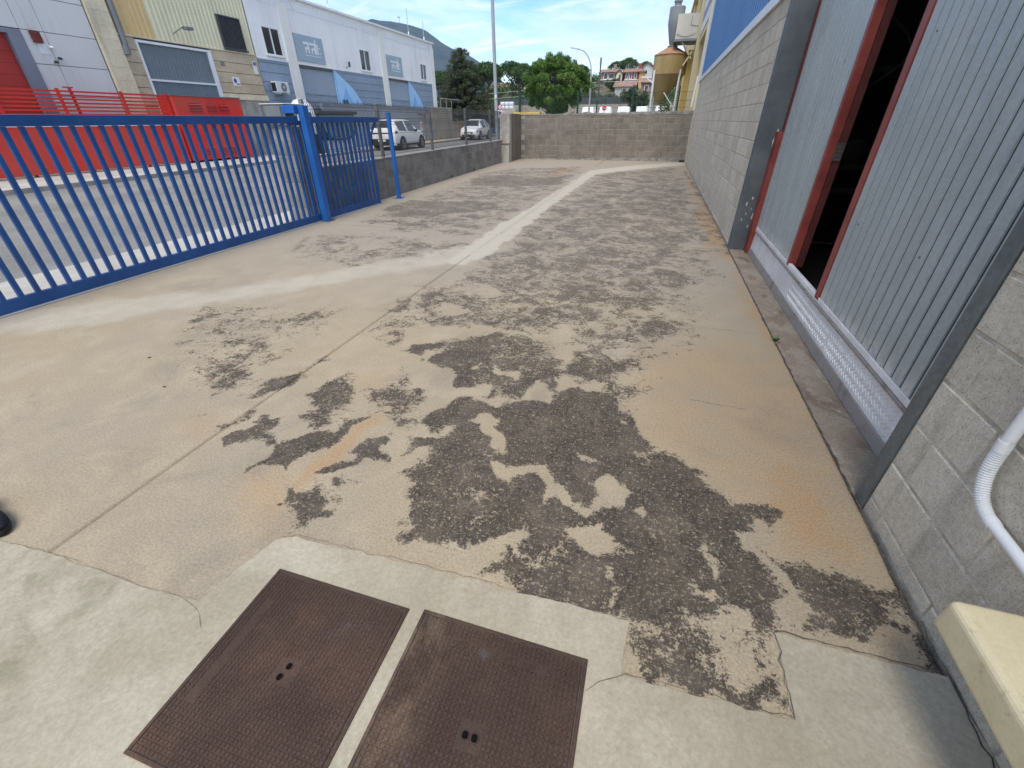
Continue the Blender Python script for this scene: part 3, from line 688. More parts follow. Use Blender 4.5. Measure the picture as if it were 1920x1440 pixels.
for (x, y, a, wh_) in ((-1.42, 1.0, .6, 'above the left manhole cover'), (-2.9, 1.62, .2, 'left of the long joint line'), (-3.4, 1.9, .8, 'far left, nearest the gate')):
    o = MB().prism([(-.011, 0), (0, .006), (.012, 0), (0, -.005)], lambda u, v, w: (x + u * math.cos(a) - v * math.sin(a), y + u * math.sin(a) + v * math.cos(a), w), .003, .008).build('dead_leaf', M['bark'])
    tag(o, 'small dark dry leaf on the concrete, ' + wh_, 'leaf', 'dry leaves on the yard'); o['group'] = 'dry leaves on the yard'

# ------------------------------------------------------------------ manhole covers
def manhole(x0, x1, y0, y1, label, rot):
    t = thing('manhole_cover', label, 'manhole cover', ((x0 + x1) / 2, (y0 + y1) / 2, .005), 'cast iron manhole covers')
    fr = MB(); w = .012
    for b in ((x0, x1, y0, y0 + w), (x0, x1, y1 - w, y1), (x0, x0 + w, y0 + w, y1 - w), (x1 - w, x1, y0 + w, y1 - w)): fr.box(*b, -.02, .0095)
    fr.build('frame', M['iron'], t, bevel=.002)
    MB().box(x0 + .004, x1 - .004, y0 + .004, y1 - .004, -.02, .0055).build('gap', M['crack'], t)
    px0, px1, py0, py1 = x0 + .015, x1 - .015, y0 + .015, y1 - .015
    MB().box(px0, px1, py0, py1, -.01, .0085).build('plate', M['iron'], t, bevel=.002)
    tr = MB(); N = 37; sx_, sy_ = (px1 - px0) / N, (py1 - py0) / (N + 2)
    cx, cy = (x0 + x1) / 2, (y0 + y1) / 2
    for i in range(N):
        for j in range(N + 2):
            a, b = px0 + (i + .5) * sx_, py0 + (j + .5) * sy_
            if abs(a - cx) < .04 and abs(b - cy) < .03: continue
            u, v = (a - cx, b - cy) if rot == 0 else (b - cy, -(a - cx))
            if .206 < v < .244 and -.16 < u < .18: continue
            q = .0012
            tr.hexa([(a - sx_ / 2 + q, b - sy_ / 2 + q, .0084), (a + sx_ / 2 - q, b - sy_ / 2 + q, .0084), (a + sx_ / 2 - q, b + sy_ / 2 - q, .0084), (a - sx_ / 2 + q, b + sy_ / 2 - q, .0084),
                     (a - sx_ / 2 + 2.2 * q, b - sy_ / 2 + 2.2 * q, .0106), (a + sx_ / 2 - 2.2 * q, b - sy_ / 2 + 2.2 * q, .0106), (a + sx_ / 2 - 2.2 * q, b + sy_ / 2 - 2.2 * q, .0106), (a - sx_ / 2 + 2.2 * q, b + sy_ / 2 - 2.2 * q, .0106)])
    tr.build('tread_pattern', M['iron'], t, kind='stuff')
    for sgn in (-1, 1):
        c = Vector((cx, cy, 0)) + (Vector((sgn * .014, 0, 0)) if rot == 0 else Vector((.004 * sgn, sgn * .017, 0)))
        k = MB(); k.prism([(.008 * math.cos(q) * (1 + .25 * abs(math.sin(2 * q))), .009 * math.sin(q) * (1 + .25 * abs(math.sin(2 * q)))) for q in np.linspace(0, 2 * math.pi, 12, endpoint=False)], lambda u, v, w_: (c.x + u, c.y + v, w_), .0080, .0098)
        k.build('lifting_slot', M['black'], t)
        r_ = MB(); r_.tube([(c.x + .0115 * math.cos(q), c.y + .0125 * math.sin(q), .0085) for q in np.linspace(0, 2 * math.pi, 14)], .0022, 6)
        r_.build('slot_rim', M['iron'], t, smooth=True)
    ang = math.pi if rot == 0 else math.pi / 2
    off = Vector((0, .225, 0)) if rot == 0 else Vector((.225, 0, 0))
    for tx, dx in (('EN 124-2', -.065), ('D 400', .105)): text_mesh(tx, .036, .0016, M['iron'], t, Matrix.Translation((cx + off.x, cy + off.y, .0097)) @ Matrix.Rotation(ang, 4, 'Z') @ Matrix.Translation((dx, 0, 0)))
    return t
manhole(-1.175, -.608, .13, .728, 'rusty brown cast iron cover, left one of the pair set in the new concrete', 1)
manhole(-.557, .030, .14, .742, 'rusty brown cast iron cover, right one of the pair with a tan dirt streak', 0)

# ------------------------------------------------------------------ block walls
def unit_block(name, L, H, D, mat, ch=.006):
    """front face at +x = 0 looking down +x ... chamfered all round the face"""
    y, z = L / 2, H / 2
    v = [(0, -y + ch, -z + ch), (0, y - ch, -z + ch), (0, y - ch, z - ch), (0, -y + ch, z - ch),
         (-ch, -y, -z), (-ch, y, -z), (-ch, y, z), (-ch, -y, z), (-D, -y, -z), (-D, y, -z), (-D, y, z), (-D, -y, z)]
    f = [(0, 1, 2, 3)] + [(4 + i, 4 + (i + 1) % 4, (i + 1) % 4, i) for i in range(4)] + [(8 + i, 8 + (i + 1) % 4, 4 + (i + 1) % 4, 4 + i) for i in range(4)] + [(11, 10, 9, 8)]
    me = bpy.data.meshes.new(name); me.from_pydata(v, [], f); me.materials.append(mat); return me
BM = {}
def lay(parent, P, rotz, L, H, mat, D=.05, jit=.0015):
    k = (round(L, 3), round(H, 3), mat.name, D)
    if k not in BM: BM[k] = unit_block('block', L, H, D, mat)
    o = bpy.data.objects.new('block', BM[k]); COL.objects.link(o); adopt(o, parent)
    o.location = P; o.rotation_euler = (random.gauss(0, .0015), random.gauss(0, .0015), rotz)
    nx = Vector((math.cos(rotz), math.sin(rotz), 0)) * random.uniform(-jit, jit); o.location += nx
    return o
def courses(length, height, L=.4, H=.2, z_off=0., j=.010, phase=0.):
    """(s0, s1, z0, z1) of every block of a running-bond wall"""
    out = []; z = z_off - H if z_off > 0 else 0.; row = 0
    while z < height - .02:
        a, b = max(z, 0), min(z + H, height)
        if b - a > .03:
            s = phase - (L / 2 if row % 2 else 0)
            while s < length - .02:
                p, q = max(s, 0), min(s + L, length)
                if q - p > .04: out.append((p + j / 2, q - j / 2, a + j / 2, b - j / 2))
                s += L
        z += H; row += 1
    return out

# ------------------------------------------------------------------ warehouse on the right
WX, DX = 1.134, 1.354
wh = thing('warehouse', 'grey block warehouse with blue cladding above and tall ribbed metal doors, along the right', 'warehouse', (5, 8, 0))
def block_wall_px(parent, x, y0, y1, h, z_off, limit, mat, phase=0.):
    """wall facing -x: individual blocks out to y=limit, the rest joined"""
    far_b = MB()
    for s0, s1, z0, z1 in courses(y1 - y0, h, .4, .2, z_off, .010, phase):
        yc, zc = y0 + (s0 + s1) / 2, (z0 + z1) / 2
        if yc < limit: lay(parent, (x, yc, zc), math.pi, s1 - s0, z1 - z0, mat)
        else: far_b.box(x, x + .05, y0 + s0, y0 + s1, z0, z1)
    if far_b.v: far_b.build('far_blocks', mat, parent, kind='stuff')
block_wall_px(wh, WX, -1.60, 1.745, 2.28, .08, 9, M['block'], .02)
MB().box(WX + .0045, WX + .22, -1.62, 1.745, -.2, 5.2).build('mortar_bed', M['mortar'], wh)
block_wall_px(wh, WX, 6.55, 20.55, 2.655, .06, 13.6, M['block'], .1)
MB().box(WX + .0045, WX + .22, 6.54, 20.55, -.2, 2.66).build('mortar_bed', M['mortar'], wh)
MB().box(WX - .035, WX + .22, 6.50, 20.58, 2.662, 2.785).build('flashing', M['white_flash'], wh, bevel=.004)
MB().box(WX + .05, WX + .2, 6.5, 20.56, 2.79, 7.4).build('upper_wall', M['blue_clad'], wh)
def ribbed(x, y0, y1, z0, z1, pitch, depth, flat, facing, mat, name, parent, th=.004):
    """trapezoid-ribbed sheet in the y-z plane, ribs upright; facing = -1 looks toward -x"""
    prof = []; y = y0
    while y < y1 - 1e-6:
        for dy, dx in ((0, 0), (flat, 0), (flat + (pitch - flat) * .3, depth), (pitch - (pitch - flat) * .3, depth)):
            if y + dy < y1: prof.append((y + dy, dx))
        y += pitch
    prof.append((y1, 0)); n = len(prof)
    v = [(x + facing * d, yy, z0) for yy, d in prof] + [(x + facing * d, yy, z1) for yy, d in prof] + [(x + facing * d - facing * th, yy, z0) for yy, d in prof] + [(x + facing * d - facing * th, yy, z1) for yy, d in prof]
    mb = MB(); f = []
    for i in range(n - 1):
        a = (i, i + 1, n + i + 1, n + i); b = (2 * n + i, 3 * n + i, 3 * n + i + 1, 2 * n + i + 1)
        f += [a if facing > 0 else a[::-1], b if facing > 0 else b[::-1], (i, 2 * n + i, 2 * n + i + 1, i + 1), (n + i, n + i + 1, 3 * n + i + 1, 3 * n + i)]
    mb._add(v, f); return mb.build(name, mat, parent)
ribbed(WX + .045, 6.5, 20.56, 2.79, 7.4, .25, .035, .13, -1, M['blue_clad'], 'cladding', wh)
MB().box(WX - .05, WX + .05, 20.53, 20.60, 2.6, 7.4).build('corner_trim', M['white_flash'], wh)
MB().tube([(WX - .03, 15.6, 7.3), (WX - .03, 15.6, 4.6)], .022, 8).build('drain_pipe', M['white_flash'], wh, smooth=True)
# painted steel pillar on the far side of the doorway, near jamb strip, body of the building
MB().box(WX - .012, 1.62, 6.47, 6.545, -.1, 5.2).build('door_pillar', M['pillar_paint'], wh, bevel=.004)
MB().box(WX - .016, WX + .004, 6.545, 6.60, -.02, 5.0).build('pillar_edge', M['pillar_paint'], wh)
r2 = random.Random(3)
for (x0, x1, z0, z1) in ((1.29, 1.352, 1.12, 1.42), (1.30, 1.345, .80, .98), (1.29, 1.335, .36, .48), (1.19, 1.21, .55, .60), (1.24, 1.26, .62, .66), (1.21, 1.225, .44, .47), (1.27, 1.285, .28, .33), (1.18, 1.19, .36, .40), (1.26, 1.27, .50, .53)):
    pts = []
    for k in range(14):
        a = 2 * math.pi * k / 14; q = r2.uniform(.6, 1.05)
        pts.append(((x0 + x1) / 2 + (x1 - x0) / 2 * math.cos(a) * q, (z0 + z1) / 2 + (z1 - z0) / 2 * math.sin(a) * q))
    MB().prism(pts, lambda u, v, w: (u, w, v), 6.466, 6.474).build('paint_chip', M['chip'], wh)
jb = thing('door_jamb', 'dark galvanised upright strip framing the near edge of the doorway', 'door jamb', (WX, 1.78, 0))
MB().box(WX - .007, WX + .10, 1.748, 1.822, -.01, 5.2).build('strip', M['galv_frame'], jb, bevel=.003)
for z in (.9, 2.0): MB().disc((WX - .008, 1.785, z), (1, 0, 0), .006, .004, 8).build('screw', M['galv_frame'], jb)
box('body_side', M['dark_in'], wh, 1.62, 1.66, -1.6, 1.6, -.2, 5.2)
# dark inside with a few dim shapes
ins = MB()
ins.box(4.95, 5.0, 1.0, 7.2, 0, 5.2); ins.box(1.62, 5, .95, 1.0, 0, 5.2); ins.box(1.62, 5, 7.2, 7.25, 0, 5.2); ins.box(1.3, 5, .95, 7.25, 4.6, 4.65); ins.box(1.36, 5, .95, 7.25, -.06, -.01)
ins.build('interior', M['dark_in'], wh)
sh = thing('storage_rack', 'dim metal rack standing inside the dark doorway', 'rack', (2.6, 6.5, 0))
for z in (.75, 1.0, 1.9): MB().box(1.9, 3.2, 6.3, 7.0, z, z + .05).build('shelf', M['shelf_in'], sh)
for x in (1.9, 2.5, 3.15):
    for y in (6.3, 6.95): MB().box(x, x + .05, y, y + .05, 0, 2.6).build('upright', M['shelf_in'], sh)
d_ = thing('drum', 'round pale drum on the rack inside the doorway', 'drum', (2.2, 6.55, 1.05)); MB().lathe((2.2, 6.55, 1.052), [(.10, 0), (.11, .03), (.11, .2), (.09, .22)], 16).build('shell', M['shelf_in'], d_, smooth=True); MB().lathe((2.2, 6.55, 1.273), [(.085, 0), (.085, .015)], 16).build('lid', M['shelf_in'], d_)
cb_ = thing('electric_cable', 'loose dark cable hanging inside the doorway', 'cable', (2.2, 6.2, 0)); MB().tube([(2.0 + .25 * math.sin(k * .7), 6.2, 3.4 - k * .12) for k in range(18)], .012, 6).build('loop', M['pillar_paint'], cb_, smooth=True)

# ribbed folding door leaves
def leaf_door(label, y0, y1, edge_at):
    t = thing('door_leaf', label, 'door', (DX, (y0 + y1) / 2, 0))
    mb_y = y0; k = 0
    sh_ = MB(); pitch = .1035; gap = .020
    while mb_y < y1 - .02:                      # each pan of the sheet stands proud of a narrow dark groove
        b = min(mb_y + pitch - gap, y1)
        z0, z1 = .335, 4.7
        pan = MB(); c = .0015
        pan.hexa([(DX + .008, mb_y - c, z0), (DX + .008, b + c, z0), (DX + .008, b + c, z1), (DX + .008, mb_y - c, z1), (DX, mb_y + c, z0), (DX, b - c, z0), (DX, b - c, z1), (DX, mb_y + c, z1)])
        pan.build('pan', M['galv'], t); mb_y += pitch; k += 1
    MB().box(DX + .0065, DX + .03, y0 - .004, y1 + .004, .336, 4.7).build('backing_sheet', M['groove'], t)
    for yy in (y0 + .20, (y0 + y1) / 2, y1 - .22):
        for zz in (.9, 1.9, 2.9): MB().disc((DX - .001, y0 + round((yy - y0) / pitch) * pitch + .04, zz), (1, 0, 0), .006, .006, 8).build('screw', M['galv_frame'], t)
    for y in edge_at: MB().box(DX - .006, DX + .06, y[0], y[1], .31, 4.75).build('edge_frame', M['red_frame'], t, bevel=.003)
    return t
leaf_door('far ribbed grey door leaf beside the chipped grey pillar', 4.672, 6.30, ((4.612, 4.668),))
leaf_door('near ribbed grey door leaf right of the dark opening', 1.70, 3.655, ((3.66, 3.745),))
rf = thing('door_edge_post', 'red oxide post with worn paint closing the far door leaf against the pillar', 'door post', (DX, 6.38, 0))
MB().box(DX - .05, DX + .005, 6.30, 6.462, -.004, 1.37).build('lower_post', M['red_frame'], rf, bevel=.003)
MB().box(DX - .006, DX + .03, 6.305, 6.40, 1.372, 4.7).build('upper_strip', M['red_worn'], rf, bevel=.002)
box('reveal', M['red_shaded'], wh, DX + .062, DX + .115, 4.60, 4.618, .31, 4.7)
# steel kick plates along the foot of the door
kp = thing('kick_plate', 'worn silver chequer plate strip along the foot of the door', 'kick plate', (DX, 4.2, .15))
rr = random.Random(4)
for a, b in ((1.70, 3.262), (3.268, 4.366), (4.372, 5.106), (5.112, 6.296)):
    pl = MB(); pl.hexa([(DX - .006, a, .075), (DX + .02, a, .075), (DX + .02, a, .27), (DX + .004, a, .27), (DX - .006, b, .075), (DX + .02, b, .075), (DX + .02, b, .27), (DX + .004, b, .27)])
    p_ = pl.build('plate', M['plate'], kp)
    tr = MB(); y = a + .02; i = 0
    while y < min(b, 4.36) - .02:
        for j in range(7):
            z = .09 + j * .026 + (.013 if i % 2 else 0)
            if z > .262: continue
            s = 1 if (i + j) % 2 else -1
            x = DX - .006 + (z - .075) / .195 * .01
            dy, dz = .0075, .0075 * s
            tr.hexa([(x + .001, y - dy - .002, z - dz), (x + .001, y - dy + .002, z - dz), (x + .001, y + dy + .002, z + dz), (x + .001, y + dy - .002, z + dz),
                     (x - .0028, y - dy * .7 - .001, z - dz * .7), (x - .0028, y - dy * .7 + .001, z - dz * .7), (x - .0028, y + dy * .7 + .001, z + dz * .7), (x - .0028, y + dy * .7 - .001, z + dz * .7)])
        y += .021; i += 1
    if tr.v: tr.build('tread', M['plate'], p_, kind='stuff')
MB().box(DX - .012, DX + .03, 1.70, 6.296, .272, .292).build('upper_rail', M['steel_dirty'], kp, bevel=.003)
MB().box(DX - .004, DX + .03, 1.70, 6.296, .294, .334).build('guide_channel', M['plate'], kp, bevel=.004)
MB().hexa([(DX - .026, 1.70, .0), (DX + .02, 1.70, .0), (DX + .02, 1.70, .074), (DX - .014, 1.70, .074), (DX - .026, 6.3, .0), (DX + .02, 6.3, .0), (DX + .02, 6.3, .074), (DX - .014, 6.3, .074)]).build('bottom_lip', M['steel_dirty'], kp, bevel=.003)
nb = thing('door_notice', 'small worn paper notice on the red door edge inside the opening', 'notice', (DX + .1, 4.6, 1.25)); MB().box(DX + .05, DX + .11, 4.592, 4.5985, 1.20, 1.33).build('paper', M['shelf_in'], nb)
for k in range(4): MB().box(DX + .055, DX + .105, 4.589, 4.5925, 1.20 + k * .03, 1.212 + k * .03).build('print_line', M['crack'], nb)

# white conduit clipped to the near wall
cd = thing('conduit', 'white plastic conduit with a ribbed bend on the near block wall', 'conduit', (1.09, 1.3, .6))
path_hi = [(1.10, 1.335, 2.4), (1.10, 1.337, 1.2), (1.10, 1.336, .80), (1.10, 1.332, .665)]
MB().tube(path_hi, .0165, 14).build('upper_tube', M['pvc'], cd, smooth=True)
bend = [(1.10, 1.332, .672), (1.10, 1.331, .64), (1.10, 1.326, .60), (1.10, 1.314, .563), (1.10, 1.294, .530), (1.10, 1.266, .506), (1.10, 1.232, .494), (1.10, 1.205, .491)]
def cat(pts, n):
    P_ = [Vector(p) for p in pts]; P_ = [P_[0] * 2 - P_[1]] + P_ + [P_[-1] * 2 - P_[-2]]; out = []
    for i in range(1, len(P_) - 2):
        for k in range(n):
            t = k / n; a, b, c, d = P_[i - 1:i + 3]
            out.append(.5 * ((2 * b) + (c - a) * t + (2 * a - 5 * b + 4 * c - d) * t * t + (-a + 3 * b - 3 * c + d) * t ** 3))
    out.append(P_[-2]); return out
cp = cat(bend, 14); MB().tube(cp, [.0185 if (i % 3) else .0155 for i in range(len(cp))], 14).build('ribbed_bend', M['pvc'], cd)
MB().tube([(1.10, 1.335, .70), (1.10, 1.332, .664)], .0192, 14).build('collar', M['pvc'], cd, smooth=True)
MB().tube([(1.10, 1.222, .493), (1.10, 1.196, .491)], .0192, 14).build('collar', M['pvc'], cd, smooth=True)
MB().tube([(1.10, 1.21, .4915), (1.10, .9, .482), (1.10, .2, .47), (1.10, -1.2, .46)], .0165, 14).build('lower_tube', M['pvc'], cd, smooth=True)
for p in ((1.107, .86, .4815), (1.107, .1, .469)): MB().tube([(p[0], p[1] - .012, p[2]), (p[0], p[1] + .012, p[2])], .023, 12).build('clip', M['pvc'], cd, smooth=True)

# cream plastic box in the corner of the view
bx = thing('storage_box', 'cream plastic box with a thick lid against the near wall', 'box', (1.0, .6, 0))
MB().box(1.055, 1.115, .02, .62, .005, .285).build('body', M['cream_plastic'], bx, bevel=.02)
lid = MB(); lid.prism([(.938, .0), (.938, .985), (1.126, .985), (1.126, .0)], lambda u, v, w: (u, v, w), .286, .400)
ld = lid.build('lid', M['cream_plastic'], bx); bv = ld.modifiers.new('bevel', 'BEVEL'); bv.width = .020; bv.segments = 4
# toe of a dark shoe just in frame at the left
so = thing('shoe', 'toe of a dark navy cloth shoe at the left edge of the yard', 'shoe', (-2.45, .52, 0))
def sole_ring(z, sc, dx=0): return [(-2.548 + dx + sc * .135 * math.cos(a) * (1 if math.cos(a) > 0 else 1.6), .545 + sc * .052 * math.sin(a) - .12 * (sc * .135 * math.cos(a)) * (1 if math.cos(a) > 0 else 1.6), z) for a in np.linspace(0, 2 * math.pi, 28, endpoint=False)]
def rings(rs):
    n = len(rs[0]); mb = MB(); v = [p for r_ in rs for p in r_]
    f = [(i * n + k, i * n + (k + 1) % n, (i + 1) * n + (k + 1) % n, (i + 1) * n + k) for i in range(len(rs) - 1) for k in range(n)] + [tuple(range(n - 1, -1, -1)), tuple((len(rs) - 1) * n + k for k in range(n))]
    return mb._add(v, f)
rings([sole_ring(.006, .97), sole_ring(.012, 1.0), sole_ring(.028, 1.0)]).build('sole', M['black_rubber'], so, smooth=True)
rings([sole_ring(.028, .96), sole_ring(.045, .97), sole_ring(.062, .88, -.005), sole_ring(.076, .68, -.025), sole_ring(.083, .40, -.05)]).build('upper', M['dark_cloth'], so, smooth=True)
SHO = lambda u, v, z: (-2.548 + u, .545 + v - .12 * u * (1 if u > 0 else 1.6), z)
MB().prism([(-.115 + .055 * math.cos(q), .028 * math.sin(q)) for q in np.linspace(0, 2 * math.pi, 18, endpoint=False)], lambda u, v, w: SHO(u, v, w), .074, .088).build('opening', M['black'], so)
MB().tube([SHO(-.115 + .062 * math.cos(q), .034 * math.sin(q), .086) for q in np.linspace(0, 2 * math.pi, 21)], .007, 8).build('collar', M['dark_cloth'], so, smooth=True)
for k in range(4): MB().tube([SHO(-.035 + .022 * k, -.022, .082 - .004 * k), SHO(-.03 + .022 * k, 0, .087 - .0045 * k), SHO(-.035 + .022 * k, .022, .082 - .004 * k)], .0028, 6).build('lace', M['black_rubber'], so, smooth=True)
wd = thing('weed', 'tiny green weed growing in the crack by the door threshold', 'weed', (1.118, 3.52, 0))
wl = MB(); r3 = random.Random(8)
for k in range(16):
    a, l = r3.uniform(0, 6.28), r3.uniform(.02, .045); p = Vector((1.118, 3.52, 0)); q = p + Vector((math.cos(a) * l, math.sin(a) * l, r3.uniform(.012, .04))); s_ = Vector((-math.sin(a), math.cos(a), 0)) * .007; m_ = (p + q) / 2 + Vector((0, 0, .008))
    wl._add([p, m_ - s_, q, m_ + s_], [(0, 1, 2, 3)])
wl.build('leaves', M['leaf_weed'], wd)
rb = MB(); rb.box(.90, 1.10, 20.62, 20.80, .0, .075); tag(rb.build('rubber_block', M['black_rubber'], bevel=.015), 'black rubber block on the ground in the far right corner of the yard', 'rubber block')

# ------------------------------------------------------------------ low wall, tall gate pillar, back wall, corner pillar
def wall_x(y): return -5.62 - .041 * max(0, y - 7)
ang = -math.atan(.041)      # the wall drifts left with distance: face normal turns a little
lw = thing('low_block_wall', 'low dark grey block wall with wire fence on top, left of the yard', 'wall', (-5.85, 13, 0))
L0, L1 = 7.02, 19.0; zt = .775
dirv = Vector((-.041, 1, 0)).normalized(); nrm = Vector((1, .041, 0)).normalized(); Lw = (L1 - L0) / dirv.y
fb = MB()
for s0, s1, z0, z1 in courses(Lw, zt, .4, .194, 0, .010, .1):
    c = Vector((wall_x(L0), L0, 0)) + dirv * ((s0 + s1) / 2)
    lay(lw, (c.x, c.y, (z0 + z1) / 2), math.atan2(nrm.y, nrm.x), s1 - s0, z1 - z0, M['block_dark'])
def oblique(s0, s1, d0, d1, z0, z1):
    a = Vector((wall_x(L0), L0, 0)); P_ = lambda s, d, z: tuple(a + dirv * s + nrm * d + Vector((0, 0, z)))
    return MB().hexa([P_(s0, d0, z0), P_(s0, d1, z0), P_(s1, d1, z0), P_(s1, d0, z0), P_(s0, d0, z1), P_(s0, d1, z1), P_(s1, d1, z1), P_(s1, d0, z1)])
oblique(0, Lw, -.20, -.0045, -.1, zt).build('mortar_bed', M['mortar_dark'], lw)
oblique(0, Lw, -.205, .004, zt + .001, zt + .022).build('cement_cap', M['plaster_top'], lw)
for yy in (13.16, 15.28):
    o = MB().tube([(wall_x(yy) - .03, yy, .05), (wall_x(yy) + .012, yy, .05)], .035, 10).build('drain_hole', M['crack'], lw)
gp = thing('gate_pillar', 'tall dark block pillar behind the blue gate post', 'pillar', (-5.85, 6.78, 0))
for z in range(7):
    z0, z1 = z * .2 + .005, z * .2 + .195
    lay(gp, (-5.64, 6.785, (z0 + z1) / 2), 0, .46, z1 - z0, M['block_dark'])
    lay(gp, (-5.85, 6.552, (z0 + z1) / 2), -math.pi / 2, .40, z1 - z0, M['block_dark'])
MB().box(-6.05, -5.6445, 6.5565, 7.015, -.1, 1.42).build('mortar_bed', M['mortar_dark'], gp)
cb2 = thing('meter_cabinet', 'grey metal cabinet with pale lid on top of the gate pillar', 'cabinet', (-5.85, 6.78, 1.42))
MB().box(-6.10, -5.66, 6.52, 7.0, 1.43, 1.715).build('body', M['galv_frame'], cb2, bevel=.008)
MB().box(-6.11, -5.65, 6.51, 7.01, 1.717, 1.73).build('lid', M['white_plastic'], cb2, bevel=.008)
MB().box(-6.03, -5.73, 6.512, 6.519, 1.45, 1.70).build('door', M['fence_post'], cb2)
bw = thing('back_wall', 'brown grey block wall closing the far end of the yard', 'wall', (-2.5, 21, 0))
YB = 20.9
for s0, s1, z0, z1 in courses(7.0, 1.66, .4, .2, .15, .010, .2):
    lay(bw, (-5.9 + (s0 + s1) / 2, YB, (z0 + z1) / 2), -math.pi / 2, s1 - s0, z1 - z0, M['block_back'])
MB().box(-5.92, 1.13, YB + .0045, YB + .2, -.1, 1.664).build('mortar_bed', M['mortar_dark'], bw)
tp = []; r4 = random.Random(2); xx = -5.92
while xx < 1.12:
    tp.append((xx, 1.675 + .10 * (xx + 5.92) / 7.05 + r4.uniform(-.012, .016) + (.05 if -3.3 < xx < -2.9 else 0))); xx += .13
MB().prism([(-5.92, 1.662)] + tp + [(1.13, 1.80), (1.13, 1.662)], lambda u, v, w: (u, w, v), YB - .006, YB + .206).build('rough_cement_cap', M['plaster_top'], bw)
MB().prism([(-5.9, -.02), (1.13, -.02), (1.13, .13), (.2, .12), (-1, .10), (-2.6, .09), (-3.2, .04), (-5.9, .05)], lambda u, v, w: (u, w, v), YB - .035, YB + .003).build('footing', M['plaster_top'], bw)
cpil = thing('corner_pillar', 'pale cement corner pillar where the low wall meets the back wall', 'pillar', (-6.0, 19.3, 0))
MB().box(-6.22, -5.80, 18.98, 19.25, -.05, 1.70).build('front_post', M['cement'], cpil, bevel=.01)
MB().box(-6.20, -5.86, 19.252, 20.9, -.05, 1.71).build('side_post', M['block_back'], cpil, bevel=.01)
MB().box(-6.24, -5.78, 18.80, 18.978, -.05, .66).build('stub', M['cement'], cpil, bevel=.01)
MB().box(-6.26, -5.77, 18.78, 18.979, .662, .70).build('tile_cap', M['tile'], cpil, bevel=.006)

# wire fence on the low wall
wf = thing('wire_fence', 'grey welded wire fence with folded top standing on the low wall', 'fence', (-5.95, 13, .78))
for y in (7.0, 9.4, 12.13, 14.9, 17.6): 
    p = wall_x(y) - .09
    MB().box(p - .03, p + .03, y - .03, y + .03, .78, 1.80).build('post', M['fence_post'], wf, bevel=.004)
wm_ = MB(); y = 7.05
prof = [(.0, .83), (.0, 1.42), (-.035, 1.475), (0, 1.53), (0, 1.66), (-.035, 1.71), (0, 1.76), (0, 1.79)]
while y < 18.9:
    p = wall_x(y) - .06
    for (d0, z0), (d1, z1) in zip(prof[:-1], prof[1:]): wm_.bar((p + d0, y, z0), (p + d1, y, z1), .0065, .0065, (0, 1, 0))
    y += .052
for d, z in ((.0, .85), (0, 1.05), (0, 1.25), (0, 1.42), (-.035, 1.475), (0, 1.53), (0, 1.66), (-.035, 1.71), (0, 1.76)):
    wm_.bar((wall_x(7.05) - .06 + d, 7.05, z), (wall_x(18.9) - .06 + d, 18.9, z), .006)
wm_.build('wire_mesh', M['wire'], wf, kind='stuff')

# ------------------------------------------------------------------ blue sliding gate
GX = -5.43
g = thing('sliding_gate', 'long blue steel sliding gate of upright bars along the left of the yard', 'gate', (GX, 5, 0))
MB().box(GX - .045, GX, .2, 8.80, 1.465, 1.555).build('top_rail', M['blue'], g, bevel=.004)
MB().box(GX - .05, GX, .2, 8.46, .018, .125).build('bottom_rail', M['blue'], g, bevel=.004)
MB().box(GX - .045, GX - .001, 8.40, 8.462, .126, 1.464).build('end_stile', M['blue'], g, bevel=.004)
MB().prism([(8.463, 1.05), (8.463, 1.10), (8.52, 1.26), (8.66, 1.40), (8.72, 1.464), (8.67, 1.464), (8.56, 1.38), (8.49, 1.22)], lambda u, v, w: (w, u, v), GX - .035, GX - .012).build('end_brace', M['blue'], g)
bmesh_bar = MB().box(-.015, .015, -.02, .02, -.669, .669).mesh('bar', M['blue'])
y = .32; 
while y < 8.38:
    o = bpy.data.objects.new('bar', bmesh_bar); COL.objects.link(o); adopt(o, g); o.location = (GX - .024, y, .795); y += .1328
MB().box(GX - .047, GX + .004, 2.0, 8.4, .004, .016).build('track', M['white_flash'], g)
for yy in (3.6, 5.2): MB().disc((GX - .025, yy, .012), (1, 0, 0), .022, .02, 12).build('roller', M['black_rubber'], g, smooth=True)
gpo = thing('gate_post', 'thick blue guide post with bracket arm, between the two parts of the gate', 'gate post', (-5.35, 6.6, 0))
MB().box(GX + .012, GX + .112, 6.53, 6.655, .006, 1.70).build('post', M['blue_dusty'], gpo, bevel=.004)
MB().box(GX - .22, GX + .010, 6.45, 6.655, 1.595, 1.70).build('bracket_arm', M['blue_dusty'], gpo, bevel=.006)
MB().box(GX - .02, GX + .15, 6.49, 6.70, 0, .008).build('base_plate', M['galv_frame'], gpo)
MB().tube([(GX - .02, 6.49, 1.60), (GX - .02, 6.49, 1.57)], .012, 8).build('roller_pin', M['white_flash'], gpo, smooth=True)
MB().tube([(GX + .006, 6.515, 1.585), (GX + .006, 6.515, 1.50)], .014, 10).build('guide_roller', M['white_plastic'], gpo, smooth=True)
gp2 = thing('gate_stop_post', 'slim blue post on a base plate by the low wall', 'post', (-5.44, 9.22, 0))
MB().box(-5.475, -5.405, 9.185, 9.255, .008, 1.62).build('post', M['blue_dusty'], gp2, bevel=.004)
MB().box(-5.54, -5.34, 9.13, 9.31, 0, .0075).build('base_plate', M['blue_dusty'], gp2)
MB().box(-5.48, -5.40, 9.18, 9.26, 1.621, 1.628).build('cap', M['blue_dusty'], gp2)

